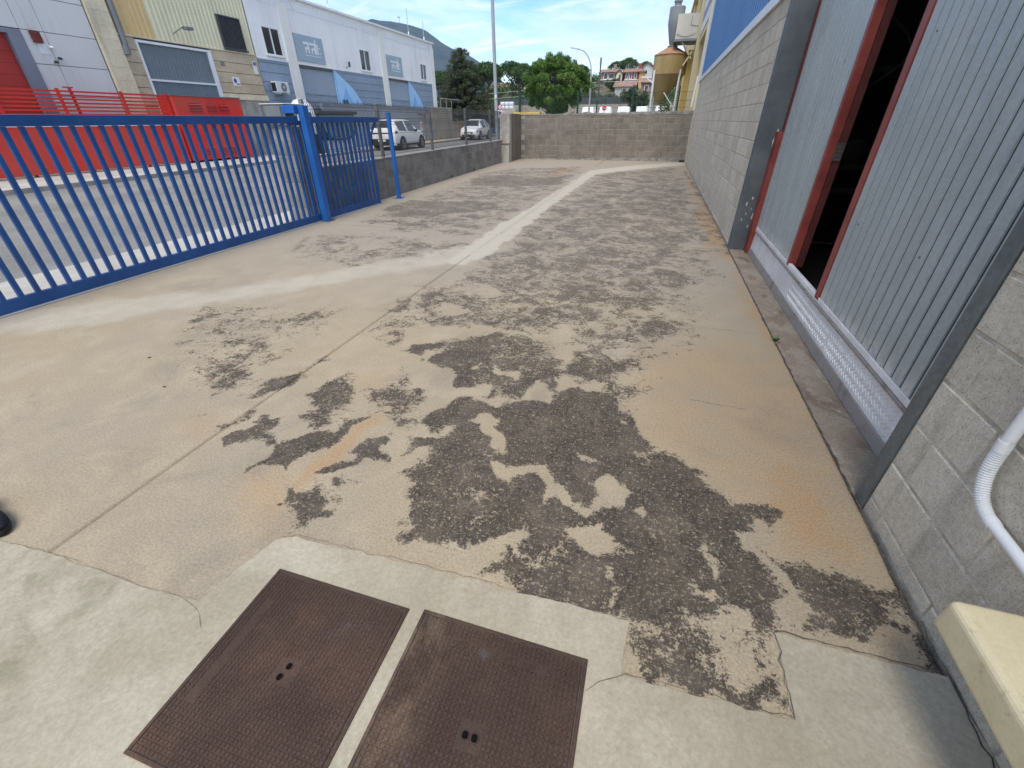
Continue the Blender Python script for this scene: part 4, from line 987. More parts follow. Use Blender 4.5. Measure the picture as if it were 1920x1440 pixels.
# ------------------------------------------------------------------ street front across the road (facades face +x)
FX = -19.6
def rows(parent, name, mat, y0, y1, z0, z1, h, x=FX, proud=.03, gap=.018, cuts=()):
    """one row piece per course, butted to openings (ya, yb, za, zb)"""
    z = z0
    while z < z1 - .02:
        t = min(z + h, z1); segs = [(y0, y1)]
        for (a, b, c, d) in cuts:
            if c < t - .02 and d > z + .02:
                ns = []
                for p, q in segs:
                    if b <= p or a >= q: ns.append((p, q))
                    else:
                        if a > p: ns.append((p, a))
                        if b < q: ns.append((b, q))
                segs = ns
        for p, q in segs:
            if q - p > .03: MB().box(x - .02, x + proud, p, q, z + gap / 2, t - gap / 2).build(name, mat, parent)
        z += h
def window(parent, y0, y1, z0, z1, x, frame_m, split=True, fr=.06, rec=.10):
    f = MB()
    for b in ((y0, y1, z0, z0 + fr), (y0, y1, z1 - fr, z1), (y0, y0 + fr, z0 + fr, z1 - fr), (y1 - fr, y1, z0 + fr, z1 - fr)): f.box(x - .02, x + .05, *b)
    if split: f.box(x - .01, x + .04, (y0 + y1) / 2 - .03, (y0 + y1) / 2 + .03, z0 + fr, z1 - fr)
    w = f.build('window', frame_m, parent)
    MB().box(x - .012, x - .002, y0 + fr, y1 - fr, z0 + fr, z1 - fr).build('pane', M['glass'], w)
    MB().box(x + .051, x + .09, y0 - .06, y1 + .06, z0 - .05, z0).build('sill', frame_m, w)
    return w
# A: pale panel building with the red door
A = thing('panel_building', 'pale grey smooth panel building with a dark red roller door, leftmost across the road', 'building', (-25, 6, 0))
MB().box(-34, FX - .30, -16, 14.17, -.2, 11).build('body', M['joint_dark'], A)
for b in ((-16, 5.5, -.2, 11), (11.95, 14.17, -.2, 11), (5.5, 11.95, 4.0, 11)): MB().box(FX - .30, FX - .03, *b).build('backing_wall', M['joint_dark'], A)
zs = [.02, .48, 1.35, 2.22, 3.095, 3.965, 4.865, 5.8, 6.7, 7.6, 8.5, 9.4, 10.3, 11]
yv = [-16, -13.5, -11, -8.5, -6, -3.5, -1, 1.5, 4, 5.5, 11.95, 12.60, 14.16]
for za, zb in zip(zs[:-1], zs[1:]):
    for ya, yb in zip(yv[:-1], yv[1:]):
        if ya == 5.5 and zb <= 4.0: continue
        if za == 4.865 and ya > 12.5: yb2 = yb
        MB().box(FX - .03, FX, ya + .009, yb - .009, za + .009, zb - .009).build('panel', M['panel_grey'], A)
MB().box(FX + .002, FX + .008, 13.0, 13.52, 4.93, 5.55).build('window', M['glass'], A)
d = MB(); fr = .30
d.box(FX - .16, FX + .03, 11.56, 11.94, .0, 3.95); d.box(FX - .16, FX + .03, 5.5, 5.85, 0, 3.95); d.box(FX - .16, FX + .03, 5.85, 11.56, 3.82, 3.95)
dd = d.build('door_frame', M['frame_grey'], A)
z = .02; rd = thing
while z < 3.8:
    MB().box(FX - .17, FX - .12, 5.86, 11.55, z, z + .30).build('door_slat', M['red_door'], A); z += .305
tag(MB().box(FX + .001, FX + .09, 12.16, 12.42, 3.66, 3.95).build('alarm_box', M['red_worn'], bevel=.01), 'dark red alarm box on the pale panel wall beside the red door', 'alarm box')
n_ = thing('wall_notice', 'white paper notice under the red alarm box on the pale panel wall', 'notice', (FX, 12.4, 3.4)); MB().box(FX + .001, FX + .012, 12.24, 12.52, 3.38, 3.64).build('sheet', M['white_trim'], n_)
for (y, z, l) in ((12.56, 3.58, 'white security camera under the alarm box on the pale panel wall'), (12.66, 3.30, 'small black lamp at the panel joint of the pale wall'), (12.50, 3.19, 'lower small black and white camera on the pale panel wall')):
    k = thing('wall_camera', l, 'camera', (FX, y, z)); MB().box(FX + .001, FX + .03, y - .04, y + .04, z - .04, z + .04).build('mount', M['white_trim'], k); MB().tube([(FX + .031, y, z), (FX + .12, y + .05, z - .02)], .035, 10).build('lens_body', M['car_black'] if 'black' in l else M['white_trim'], k, smooth=True)
# B: beige block building
B = thing('beige_building', 'beige block building with ochre and cream ribbed cladding and a grey sheet door', 'building', (-25, 18, 0))
MB().box(-34, FX - .03, 14.18, 21.5, -.2, 9.6).build('body', M['joint_dark'], B)
MB().box(FX - .05, FX + .10, 14.20, 14.93, -.1, 9.6).build('pilaster', M['cream_pil'], B)
for k in range(23): MB().box(FX + .101, FX + .103, 14.22, 14.91, .4 * k, .4 * k + .01).build('joint_line', M['beige_block'], B)
DO = (15.55, 18.86, -.1, 4.14)
rows(B, 'block_row', M['beige_block'], 14.95, 21.52, 2.62, 4.2, .395, cuts=(DO,))
rows(B, 'block_row', M['beige_block'], 14.95, 15.55, 0, 2.62, .4)
MB().box(FX - .02, FX + .02, 18.86, 21.62, -.1, 2.36).build('plinth', M['cement'], B)
MB().box(FX - .02, FX + .07, 18.86, 21.62, 2.362, 2.46).build('ledge', M['cream_pil'], B); MB().box(FX - .02, FX + .045, 18.86, 21.62, 2.462, 2.60).build('ledge_upper', M['cream_pil'], B)
ribbed(FX, 14.95, 16.48, 4.26, 9.6, .20, .03, .11, 1, M['yellow_clad'], 'ochre_cladding', B)
ribbed(FX, 16.485, 21.48, 4.26, 9.6, .20, .03, .11, 1, M['cream_clad'], 'cream_cladding', B)
MB().box(FX - .02, FX + .06, 14.95, 21.5, 4.205, 4.255).build('cladding_sill', M['cream_pil'], B)
f = MB(); f.box(FX - .02, FX + .06, 15.55, 15.63, -.1, 4.06); f.box(FX - .02, FX + .06, 18.68, 18.86, -.1, 4.06); f.box(FX - .02, FX + .06, 15.55, 18.86, 4.062, 4.14)
f.build('door_frame', M['white_trim'], B)
gd = ribbed(FX - .02, 15.63, 18.68, 2.93, 4.06, .16, .015, .10, 1, M['grey_sheet'], 'garage_door', B)
ribbed(FX - .02, 15.63, 18.68, .0, 2.86, .16, .015, .10, 1, M['grey_sheet'], 'garage_door', B)
MB().box(FX - .02, FX + .03, 15.63, 18.68, 2.862, 2.928).build('door_rail', M['white_trim'], B)
w_ = window(B, 19.72, 20.98, 4.33, 5.52, FX + .035, M['screen'], False, .05)
for k in range(12): MB().box(FX + .033, FX + .06, 19.80 + k * .095, 19.83 + k * .095, 4.39, 5.46).build('slat', M['screen'], w_)
pp = thing('downpipe', 'grey downpipe beside the cream pilaster of the beige building', 'downpipe', (FX, 15.05, 4)); 
MB().tube([(FX + .12, 15.08, 9.6), (FX + .12, 15.08, 4.0), (FX + .12, 15.04, 3.82)], .085, 12).build('pipe', M['pipe_grey'], pp, smooth=True); MB().tube([(FX + .12, 15.04, 3.86), (FX + .12, 15.02, 3.62)], .12, 12).build('shoe', M['pipe_grey'], pp, smooth=True)
fl = thing('flood_lamp', 'small floodlight on a thin arm on the cream cladding', 'lamp', (FX, 17.3, 4.55)); MB().tube([(FX + .04, 17.3, 4.52), (FX + .45, 17.55, 4.78)], .018, 8).build('arm', M['pipe_grey'], fl, smooth=True); MB().box(FX + .35, FX + .62, 17.52, 17.82, 4.66, 4.76).build('head', M['pipe_grey'], fl, bevel=.01)
for (y, z, w2, h2, m, l) in ((19.35, 3.72, .2, .16, 'pipe_grey', 'small grey plate right of the grey sheet door'), (19.85, 3.08, .4, .34, 'white_trim', 'white notice with a blue mark right of the grey sheet door'), (21.25, 3.72, .24, .5, 'white_trim', 'white plate at the right end of the beige wall')):
    k = thing('wall_sign', l, 'sign', (FX, y, z)); MB().box(FX + .031, FX + .045, y - w2 / 2, y + w2 / 2, z - h2 / 2, z + h2 / 2).build('plate', M[m], k)
    if 'blue mark' in l: MB().disc((FX + .047, y - .06, z + .03), (1, 0, 0), .09, .003, 14).build('mark', M['sign_blue'], k); MB().box(FX + .046, FX + .049, y - .02, y + .16, z - .12, z - .07).build('mark', M['pipe_grey'], k)
    if 'right end' in l: MB().box(FX + .046, FX + .10, y - .08, y + .06, z + .10, z + .22).build('device', M['pipe_grey'], k)
# C: white and blue-grey building
Cb = thing('white_building', 'white building with blue grey lower walls, two grey doors and blue triangle murals', 'building', (-25, 32, 0))
MB().box(-36, FX - .12, 21.52, 41.7, -.2, 6.9).build('body', M['white_wall'], Cb)
W1, W2, W3 = (22.28, 23.5, 4.34, 5.5), (30.58, 31.78, 4.32, 5.46), (39.12, 40.2, 4.33, 5.42)
rows(Cb, 'block_row', M['bluegrey'], 21.56, 23.68, .0, 4.15, .40)
rows(Cb, 'block_row', M['bluegrey'], 27.55, 33.08, .0, 4.12, .40)
rows(Cb, 'block_row', M['bluegrey'], 36.93, 41.1, .0, 4.12, .40)
up = MB()
def wall_cut(mb, y0, y1, z0, z1, cuts, x0, x1):
    y = y0
    for a, b, c, d_ in cuts:
        mb.box(x0, x1, y, a, z0, z1); mb.box(x0, x1, a, b, z0, c); mb.box(x0, x1, a, b, d_, z1); y = b
    mb.box(x0, x1, y, y1, z0, z1)
wall_cut(up, 21.56, 41.1, 4.17, 6.62, (W1, W2, W3), FX - .029, FX + .02); up.build('upper_wall', M['white_wall'], Cb)
for w in (W1, W2, W3): window(Cb, *w, FX - .006, M['white_trim'], True, .055)
for a, b in ((23.70, 24.40), (33.10, 33.76), (41.1, 41.72)): MB().box(FX - .03, FX + .10, a, b, -.1, 6.62).build('pilaster', M['white_pil'], Cb)
for a, b in ((21.55, 23.69), (24.41, 33.09), (33.77, 41.09)): MB().box(FX - .03, FX + .05, a, b, 4.125, 4.168).build('band', M['white_trim'], Cb)
ribbed(FX + .022, 21.55, 41.72, 6.45, 6.93, .22, .03, .12, 1, M['white_wall'], 'eaves_cladding', Cb)
MB().box(-36.1, FX + .16, 21.45, 41.8, 6.93, 7.03).build('roof_edge', M['white_trim'], Cb)
for a, b in ((24.44, 27.5), (33.8, 36.9)):
    ribbed(FX - .06, a, b, 2.82, 4.0, .2, .015, .15, 1, M['bluegrey_door'], 'door_upper', Cb); ribbed(FX - .06, a, b, .0, 2.78, .2, .015, .15, 1, M['bluegrey_door'], 'door_lower', Cb)
    MB().box(FX - .06, FX - .02, a, b, 2.782, 2.818).build('door_rail', M['bluegrey'], Cb); MB().box(FX - .06, FX + .015, a, b, 4.002, 4.12).build('door_lintel', M['joint_dark'], Cb)
    MB().box(FX - .05, FX + .034, b + .002, b + .048, 0, 4.11).build('door_post', M['mural1'], Cb)
def mural(y0, y1):
    H = 4.1; T = lambda pts, m, x: MB().prism(pts, lambda u, v, w: (w, y0 + (y1 - y0) * u, H * v), FX + .031 + x, FX + .034 + x).build('mural', M[m], Cb)
    T([(0, 0), (1.05, 0), (.98, .45), (.86, .62), (.62, .78), (0, 1.0)], 'mural1', 0)
    T([(0, .48), (.30, .80), (.55, .56), (.55, 0), (0, 0)], 'mural2', .0035); T([(.12, .30), (.42, .66), (.42, 0), (.12, 0)], 'mural1', .007); T([(.40, .30), (.68, .66), (.98, .30), (.98, 0), (.40, 0)], 'mural2', .0105)
mural(27.6, 30.4); mural(36.98, 39.3)
for y in (28.0, 28.3): tag(MB().box(FX + .05, FX + .10, y - .07, y + .07, 2.42, 2.62).build('wall_lamp', M['screen']), 'small dark lamp on the first blue mural, %s one of two' % ('left' if y < 28.1 else 'right'), 'lamp', 'pair of small lamps on the mural')
ac = thing('air_conditioner', 'white air conditioner unit on the blue grey wall', 'air conditioner', (FX, 22.4, 2.7))
MB().box(FX + .07, FX + .40, 21.98, 22.88, 2.74, 3.22).build('case', M['white_plastic'], ac, bevel=.015); MB().disc((FX + .405, 22.5, 2.98), (1, 0, 0), .19, .012, 24).build('fan_grille', M['pipe_grey'], ac); MB().disc((FX + .413, 22.5, 2.98), (1, 0, 0), .05, .006, 12).build('fan_hub', M['white_plastic'], ac)
MB().box(FX + .10, FX + .37, 21.974, 21.979, 2.80, 3.16).build('side_grille', M['car_black'], ac)
for y in (22.15, 22.75): MB().box(FX + .03, FX + .42, y - .025, y + .025, 2.68, 2.735).build('bracket', M['white_plastic'], ac)
for (y0, y1, l) in ((24.5, 26.88, 'grey square company sign with white lettering above the nearer grey door'), (33.8, 36.1, 'grey square company sign with white lettering above the farther grey door')):
    s = thing('company_sign', l, 'sign', (FX, (y0 + y1) / 2, 4.9), 'grey company signs')
    MB().box(FX + .021, FX + .06, y0, y1, 4.30, 5.49).build('board', M['sign_grey'], s); Wd = (y1 - y0)
    q = lambda u, v: (y0 + Wd * u, 4.30 + 1.19 * v)
    def stroke(u0, v0, u1, v1):
        a, b = q(u0, v0), q(u1, v1); return (FX + .0605, FX + .072, min(a[0], b[0]), max(a[0], b[0]), min(a[1], b[1]), max(a[1], b[1]))
    glyphs = [[stroke(o, .66, o + .19, .75), stroke(o + .145, .34, o + .19, .66), stroke(o + .045, .48, o + .145, .56), stroke(o + .045, .34, o + .08, .48)] for o in (.28, .50)]
    glyphs += [[stroke(.70, .34, .735, .90), stroke(.735, .66, .79, .73), stroke(.75, .34, .785, .66)], [stroke(.83, .56, .86, .63)], [stroke(.83, .37, .86, .44)]]
    for gl in glyphs:
        lt = MB()
        for n_, b in enumerate(gl): lt.box(b[0], b[1] - .001 * n_, *b[2:])
        lt.build('letter', M['white_trim'], s)
    ln = MB(); r_ = random.Random(6); u = .30
    while u < .84:
        l_ = r_.uniform(.012, .03); a, b = q(u, .235), q(u + l_, .275); ln.box(FX + .0605, FX + .064, a[0], b[0], a[1], b[1]); u += l_ + .008
    ln.build('small_lettering', M['white_trim'], s, kind='stuff')
for (y, z0, z1, l) in ((28.3, 7.03, 8.2, 'short thin aerial on the white roof edge, nearest of three'), (38.0, 7.03, 8.65, 'tall thin aerial on the white roof edge, middle of three'), (40.6, 7.03, 8.3, 'thin aerial on the far end of the white roof')):
    k = thing('aerial', l, 'aerial', (FX, y, 7), 'thin aerials on the white roof'); MB().tube([(FX - .1, y, z0), (FX - .1, y, z1)], .022, 6).build('mast', M['lampgrey'], k); MB().tube([(FX - .1, y, z0 + .01), (FX - .1, y, z0 + .25)], .04, 6).build('base', M['white_trim'], k)
el = thing('wall_lamp', 'small dark wall lamp on the white wall left of the middle window', 'lamp', (FX, 28.9, 4.45)); MB().tube([(FX + .02, 28.9, 4.30), (FX + .25, 28.95, 4.42)], .02, 6).build('arm', M['pipe_grey'], el); MB().tube([(FX + .25, 28.95, 4.36), (FX + .25, 28.95, 4.62)], .07, 10).build('shade', M['screen'], el, smooth=True)
# yard wall in front of it, concrete end, door and railing
yw = thing('street_wall', 'long grey ribbed yard wall in front of the white building with a tan cement end', 'wall', (-19.1, 34, 0))
ribbed(-19.1, 25.2, 38.2, -.05, 2.30, .30, .02, .2, 1, M['wall_grey'], 'ribbed_wall', yw)
MB().box(-19.3, -19.105, 25.2, 38.2, -.05, 2.29).build('core', M['wall_grey'], yw); MB().box(-19.32, -19.06, 25.2, 38.2, 2.302, 2.36).build('coping', M['wall_grey'], yw)
MB().box(-19.3, -19.02, 39.6, 43.8, -.05, 2.46).build('cement_end', M['tan_wall'], yw, bevel=.01); MB().box(-19.34, -18.98, 38.22, 38.55, -.05, 1.95).build('door_pier', M['tan_wall'], yw); MB().box(-19.3, -19.12, 38.56, 39.58, .0, 1.75).build('door', M['bluegrey_door'], yw)
MB().box(-19.34, -18.98, 36.9, 38.55, 1.952, 2.02).build('pier_cap', M['tan_wall'], yw)
ns = thing('warning_sign', 'small white sign with a red ring on the grey yard wall', 'sign', (-19, 37.4, 1)); MB().box(-19.075, -19.06, 37.15, 37.6, .75, 1.40).build('plate', M['sign_white'], ns); MB().tube([(-19.056, 37.375 + .15 * math.cos(a), 1.12 + .15 * math.sin(a)) for a in np.linspace(0, 6.283, 20)], .02, 6).build('ring', M['sign_red'], ns)
rl = thing('roof_railing', 'thin pale railing beyond the corner of the white building', 'railing', (-19.6, 42.5, 2.5))
for y in (42.0, 43.2, 44.4): MB().tube([(-19.3, y, 2.4), (-19.3, y, 3.15)], .02, 6).build('post', M['lampgrey'], rl)
MB().tube([(-19.3, 41.8, 3.15), (-19.3, 46.5, 3.15)], .02, 6).build('rail', M['lampgrey'], rl)
tw = thing('tan_wall', 'tan cement street wall beyond the parked cars', 'wall', (-19.4, 50, 0)); MB().box(-19.8, -19.4, 43.82, 58, -.1, 1.35).build('wall_body', M['tan_wall'], tw); MB().box(-19.84, -19.36, 43.82, 58, 1.352, 1.42).build('coping', M['cement'], tw)
ef = thing('wooden_frame', 'orange brown wooden frame on the tan street wall', 'frame', (-19.3, 46.8, 0))
for b in ((46.2, 46.35, .05, 1.3), (47.7, 47.85, .05, 1.3), (46.35, 47.7, 1.15, 1.3)): MB().box(-19.38, -19.30, *b).build('beam', M['silo_top'], ef)

# red compound fence and red machine housing
rfn = thing('red_slat_fence', 'red fence of horizontal slats above faded solid red panels', 'fence', (-18.8, 10, 0))
y = -2.0; pr_ = random.Random(1)
while y < 15.4:
    y2 = min(y + 2.05, 15.42); MB().box(-18.78, -18.70, y + .006, y2 - .006, .06, 1.36).build('panel', M['red_fade'], rfn, bevel=.006); y = y2
MB().box(-18.80, -18.69, -2, 15.42, 1.362, 1.42).build('panel_cap', M['white_trim'], rfn)
for k in range(9):
    z = 1.46 + k * .1075; MB().box(-18.93, -18.90, -2, 15.42, z, z + .052).build('slat', M['red_fence'], rfn)
for y in (-1.9, .6, 3.1, 5.6, 8.1, 10.0, 11.70, 13.69, 15.38): MB().box(-18.895, -18.83, y, y + .08, .0, 2.42).build('post', M['red_fence'], rfn)
MB().box(-18.99, -18.935, 12.15, 12.23, .0, 2.44).build('post', M['red_fence'], rfn); MB().box(-18.99, -18.94, 12.0, 12.3, 2.441, 2.48).build('post_cap', M['red_fence'], rfn)
rm = thing('red_housing', 'bright red metal machine housing with louvre vents', 'machine housing', (-19.1, 17.2, 0))
MB().box(-19.5, -18.70, 15.52, 18.86, .06, 2.36).build('body', M['red_fade'], rm, bevel=.02); MB().box(-19.52, -18.68, 15.50, 18.88, 2.362, 2.40).build('roof', M['pipe_grey'], rm)
MB().box(-18.699, -18.692, 17.18, 17.20, .1, 2.3).build('door_gap', M['joint_dark'], rm)
for (ya, yb, za, zb) in ((16.15, 16.75, 1.80, 2.12), (17.0, 17.5, 1.80, 2.12), (17.6, 18.1, 1.80, 2.12), (16.3, 16.75, .22, .52), (17.15, 17.5, .22, .52), (17.6, 17.98, .22, .52)):
    v_ = MB().box(-18.70, -18.694, ya, yb, za, zb).build('vent', M['car_black'], rm); z = za + .01
    while z < zb - .02: MB().hexa([(-18.694, ya, z + .03), (-18.69, ya, z + .03), (-18.69, yb, z + .03), (-18.694, yb, z + .03), (-18.672, ya, z), (-18.668, ya, z), (-18.668, yb, z), (-18.672, yb, z)]).build('louvre', M['red_fade'], v_); z += .052

# grey-green waste container, white domed container
wc = thing('waste_container', 'large grey green waste container with a flat dark lid seen through the gate', 'waste container', (-17.6, 24, 0))
MB().prism([(22.3, 1.78), (22.35, 1.25), (22.6, .80), (23.2, .62), (24.4, .62), (25.0, .80), (25.35, 1.25), (25.4, 1.78)], lambda u, v, w: (w, u, v), -18.5, -17.2).build('body', M['bin_green'], wc, bevel=.03)
MB().box(-18.6, -17.12, 22.1, 25.6, 1.782, 1.95).build('lid', M['bin_lid'], wc, bevel=.03); MB().box(-18.4, -17.3, 22.15, 22.7, 1.952, 2.06).build('lid_handle', M['bin_lid'], wc, bevel=.02)
MB().tube([(-17.17, 22.36, 1.2), (-17.17, 22.62, .78), (-17.17, 23.2, .60), (-17.17, 24.4, .60), (-17.17, 24.98, .78), (-17.17, 25.34, 1.2)], .045, 8).build('rim', M['car_black'], wc, smooth=True)
MB().box(-18.4, -17.3, 22.6, 25.1, .0, .58).build('base', M['panel_grey'], wc, bevel=.02)
ig = thing('domed_container', 'white domed recycling container with a dark base behind the gate post', 'recycling container', (-17.8, 21.6, 0))
MB().lathe((-17.8, 21.75, 0), [(.62, .9), (.66, 1.0), (.64, 1.7), (.52, 2.15), (.3, 2.38), (.05, 2.45)], 24).build('dome', M['white_plastic'], ig, smooth=True); MB().lathe((-17.8, 21.75, 0), [(.6, 0), (.64, .1), (.62, .89)], 24).build('base', M['car_black'], ig, smooth=True); MB().tube([(-17.2, 21.5, 1.75), (-17.14, 21.5, 1.75)], .12, 12).build('slot', M['joint_dark'], ig)

# ------------------------------------------------------------------ vehicles
def make_car(name, label, ST, group, dark_glass=True, cab=(4, 8), wheels=(-1.33, 1.36), wr=.35):
    t = thing(name, label, 'car' if 'van' not in name else 'van', (0, 0, 0), group)
    ST = np.array(ST, float)
    xs = ST[:, 0]; dense = np.linspace(xs[0], xs[-1], 47)
    def interp(c):   # monotone cubic-ish
        y = ST[:, c]; out = []
        for x in dense:
            i = min(max(np.searchsorted(xs, x) - 1, 0), len(xs) - 2); h = xs[i + 1] - xs[i]; u = (x - xs[i]) / h
            m0 = (y[i + 1] - y[i - 1]) / (xs[i + 1] - xs[i - 1]) if i > 0 else (y[1] - y[0]) / h
            m1 = (y[i + 2] - y[i]) / (xs[i + 2] - xs[i]) if i + 2 < len(xs) else (y[-1] - y[-2]) / h
            out.append((2 * u ** 3 - 3 * u * u + 1) * y[i] + (u ** 3 - 2 * u * u + u) * h * m0 + (-2 * u ** 3 + 3 * u * u) * y[i + 1] + (u ** 3 - u * u) * h * m1)
        return np.array(out)
    zb, ze, zt, wb, we, wt = [interp(c) for c in range(1, 7)]
    def sec(i):
        return [(wb[i] * .95, zb[i]), (wb[i], zb[i] + .12), (max(wb[i], we[i]) * 1.005, (zb[i] * .5 + ze[i] * .5)), (we[i], ze[i]), (we[i] * .35 + wt[i] * .65, ze[i] * .35 + zt[i] * .65), (wt[i], zt[i] - .03 * (zt[i] > ze[i] + .1)), (wt[i] * .72, zt[i] + .012), (0, zt[i] + .02)]
    rings_ = []
    for i, x in enumerate(dense):
        h = sec(i); rings_.append([(x, y, z) for y, z in h] + [(x, -y, z) for y, z in h[-2::-1]])
    n = len(rings_[0]); v = [p for r in rings_ for p in r]
    f = [(i * n + k, (i + 1) * n + k, (i + 1) * n + k + 1, i * n + k + 1) for i in range(len(rings_) - 1) for k in range(n - 1)] + [(i * n + n - 1, (i + 1) * n + n - 1, (i + 1) * n, i * n) for i in range(len(rings_) - 1)]
    f += [tuple(range(n)), tuple(len(v) - 1 - k for k in range(n))]
    mb = MB(); mb._add(v, f); mb.build('body', M['car_white'], t, smooth=True)
    def patch(nm, m, i0, i1, lo, hi, side, off=.012, mb=None):
        own = mb is None; mb = mb or MB()
        vs = []; cnt = 0
        for i in range(i0, i1 + 1):
            h = sec(i)
            for q in (lo, hi):
                k = min(int(q), len(h) - 2); u = q - k; y = h[k][0] * (1 - u) + h[k + 1][0] * u; z = h[k][1] * (1 - u) + h[k + 1][1] * u
                vs.append((dense[i], side * (y + off), z + off * .4))
            cnt += 1
        mb._add(vs, [(2 * a, 2 * a + 2, 2 * a + 3, 2 * a + 1) for a in range(cnt - 1)])
        return mb.build(nm, M[m], t, smooth=True) if own else mb
    ix = lambda x: int(np.argmin(abs(dense - x)))
    a, b = cab; xa, xb = xs[a], xs[b]
    for s in (-1, 1):
        i0, i1 = ix(xa), ix(xb); im = (i0 + i1) // 2
        patch('side_window', 'glass', i0 + 1, im - 1, 3.1, 4.75, s); patch('side_window', 'glass', im + 1, i1 - 1, 3.1, 4.75, s)
    def across(nm, m, i0, i1, w):
        vs = []
        for i in range(i0, i1 + 1):
            h = sec(i); ww = h[5][0] * w
            for y in np.linspace(-1, 1, 7): vs.append((dense[i], y * ww, h[7][1] + .012 - .014 * abs(y) ** 2))
        c = i1 - i0 + 1; mb = MB(); mb._add(vs, [(p * 7 + q, (p + 1) * 7 + q, (p + 1) * 7 + q + 1, p * 7 + q + 1) for p in range(c - 1) for q in range(6)])
        mb.build(nm, M[m], t, smooth=True)
    top = zt.max()
    fr = [i for i in range(len(dense)) if dense[i] > 0 and zt[i] < top - .07 and zt[i] > ze[i] + .13]
    if fr: across('windscreen', 'glass', fr[0], fr[-1], .95)
    re = [i for i in range(len(dense)) if dense[i] < 0 and zt[i] < top - .06 and zt[i] > ze[i] + .08]
    if len(re) > 1: across('rear_window', 'glass', re[0], re[-1], .93)
    low = MB()
    for s in (-1, 1): patch('', 'car_black', 2, 44, 0, 1.0, s, .008, low)
    low.build('lower_trim', M['car_black'], t, smooth=True)
    xr, xf = xs[0], xs[-1]; zr = ze[1]
    MB().box(xr - .03, xr + .18, -.72, .72, zb[2] + .0, zb[2] + .36).build('rear_bumper', M['car_black'], t, bevel=.03)
    MB().box(xf - .2, xf + .015, -.6, .6, zb[-2] - .02, zb[-2] + .16).build('front_bumper', M['car_black'], t, bevel=.03)
    MB().box(xf - .1, xf + .02, -.42, .42, zb[-2] + .20, zb[-2] + .36).build('grille', M['car_black'], t, bevel=.02)
    MB().box(xf + .0205, xf + .03, -.26, .26, zb[-2] + .21, zb[-2] + .31).build('plate', M['sign_white'], t); MB().box(xr - .038, xr - .031, -.26, .26, zb[2] + .22, zb[2] + .33).build('plate', M['sign_white'], t)
    for s in (-1, 1):
        i = ix(xf - .25); patch('headlight', 'lamp_clear', i - 2, min(i + 3, 45), 2.3, 3.1, s, .012)
        patch('tail_lamp', 'lamp_red', 1, 4, 2.75, 3.05, s, .014)
        m_ = MB(); m_.box(xs[b] - .35, xs[b] - .20, s * we.max() + (0 if s > 0 else -.17), s * we.max() + (.17 if s > 0 else 0), ze[ix(xs[b])] + .02, ze[ix(xs[b])] + .15); m_.build('mirror', M['car_black'], t, bevel=.03)
        for x in wheels:
            MB().tube([(x, s * (wb.max() - .10), wr + .02), (x, s * (wb.max() + .018), wr + .02)], wr + .07, 26).build('wheel_arch', M['car_black'], t)
            w = MB().tube([(x, s * (wb.max() - .2), wr), (x, s * (wb.max() + .028), wr)], wr, 26).build('wheel', M['tyre'], t, bevel=.015)
            rim = MB(); rim.tube([(x, s * (wb.max() + .02), wr), (x, s * (wb.max() + .031), wr)], wr * .20, 12)
            for q in range(5):
                an = q * 2 * math.pi / 5 + .3; rim.bar((x, s * (wb.max() + .030), wr), (x + math.cos(an) * wr * .66, s * (wb.max() + .030), wr + math.sin(an) * wr * .66), .085, .02, (0, 1, 0))
            rim.tube([(x + wr * .66 * math.cos(q), s * (wb.max() + .030), wr + wr * .66 * math.sin(q)) for q in np.linspace(0, 2 * math.pi, 25)], .018, 6)
            rim.build('rim', M['rim'], w)
    bar_ = MB()
    if 'van' not in name:
        for s in (-1, 1): bar_.tube([(-1.4, s * .60, top + .035), (.1, s * .62, top + .03)], .018, 6)
        bar_.build('roof_rails', M['car_black'], t, smooth=True)
        MB().box(xr + .0, xr + .012, -.70, .70, ze[1] - .12, ze[1] - .05).build('tail_strip', M['lamp_red'], t)
    return t
SUV = [(-2.25, .52, .90, .95, .72, .74, .52), (-2.20, .34, 1.0, 1.10, .84, .84, .60), (-2.06, .28, 1.03, 1.34, .90, .89, .60), (-1.78, .26, 1.04, 1.57, .92, .92, .61), (-1.2, .24, 1.02, 1.64, .93, .93, .63),
       (-.4, .24, 1.0, 1.66, .93, .93, .63), (.3, .24, .98, 1.62, .93, .92, .62), (.72, .24, .98, 1.44, .93, .91, .62), (1.15, .25, .98, 1.13, .92, .90, .70), (1.4, .26, .96, 1.05, .91, .88, .74), (1.85, .28, .90, .98, .89, .83, .70), (2.12, .30, .78, .86, .82, .74, .58), (2.25, .40, .62, .66, .66, .60, .46)]
VAN = [(-2.45, .45, 1.1, 1.85, .80, .80, .70), (-2.40, .35, 1.12, 2.0, .88, .88, .76), (-2.2, .30, 1.12, 2.05, .92, .92, .78), (-1.5, .28, 1.12, 2.06, .94, .94, .80), (-.6, .28, 1.12, 2.06, .94, .94, .80), (.4, .28, 1.12, 2.04, .94, .93, .79), (.95, .28, 1.10, 1.88, .94, .92, .76), (1.45, .28, 1.08, 1.40, .93, .90, .72), (1.75, .28, 1.02, 1.14, .92, .87, .74), (2.2, .32, .88, .95, .86, .78, .62), (2.4, .45, .66, .70, .68, .62, .48)]
CG = 'white cars parked along the street'
c1 = make_car('parked_car', 'white car with dark lower trim seen from behind, parked by the grey yard wall', SUV, CG, cab=(3, 7))
c2 = copy_tree(c1); c2['label'] = 'white car facing the camera with dark windscreen, parked by the tan wall'
c3 = copy_tree(c1); c3['label'] = 'white car half hidden behind the tall lamp post and corner pillar'
c1.location = (-16.42, 28.9, -.12); c1.rotation_euler.z = R(91.5)
c2.location = (-17.0, 44.4, -.12); c2.rotation_euler.z = R(-86)
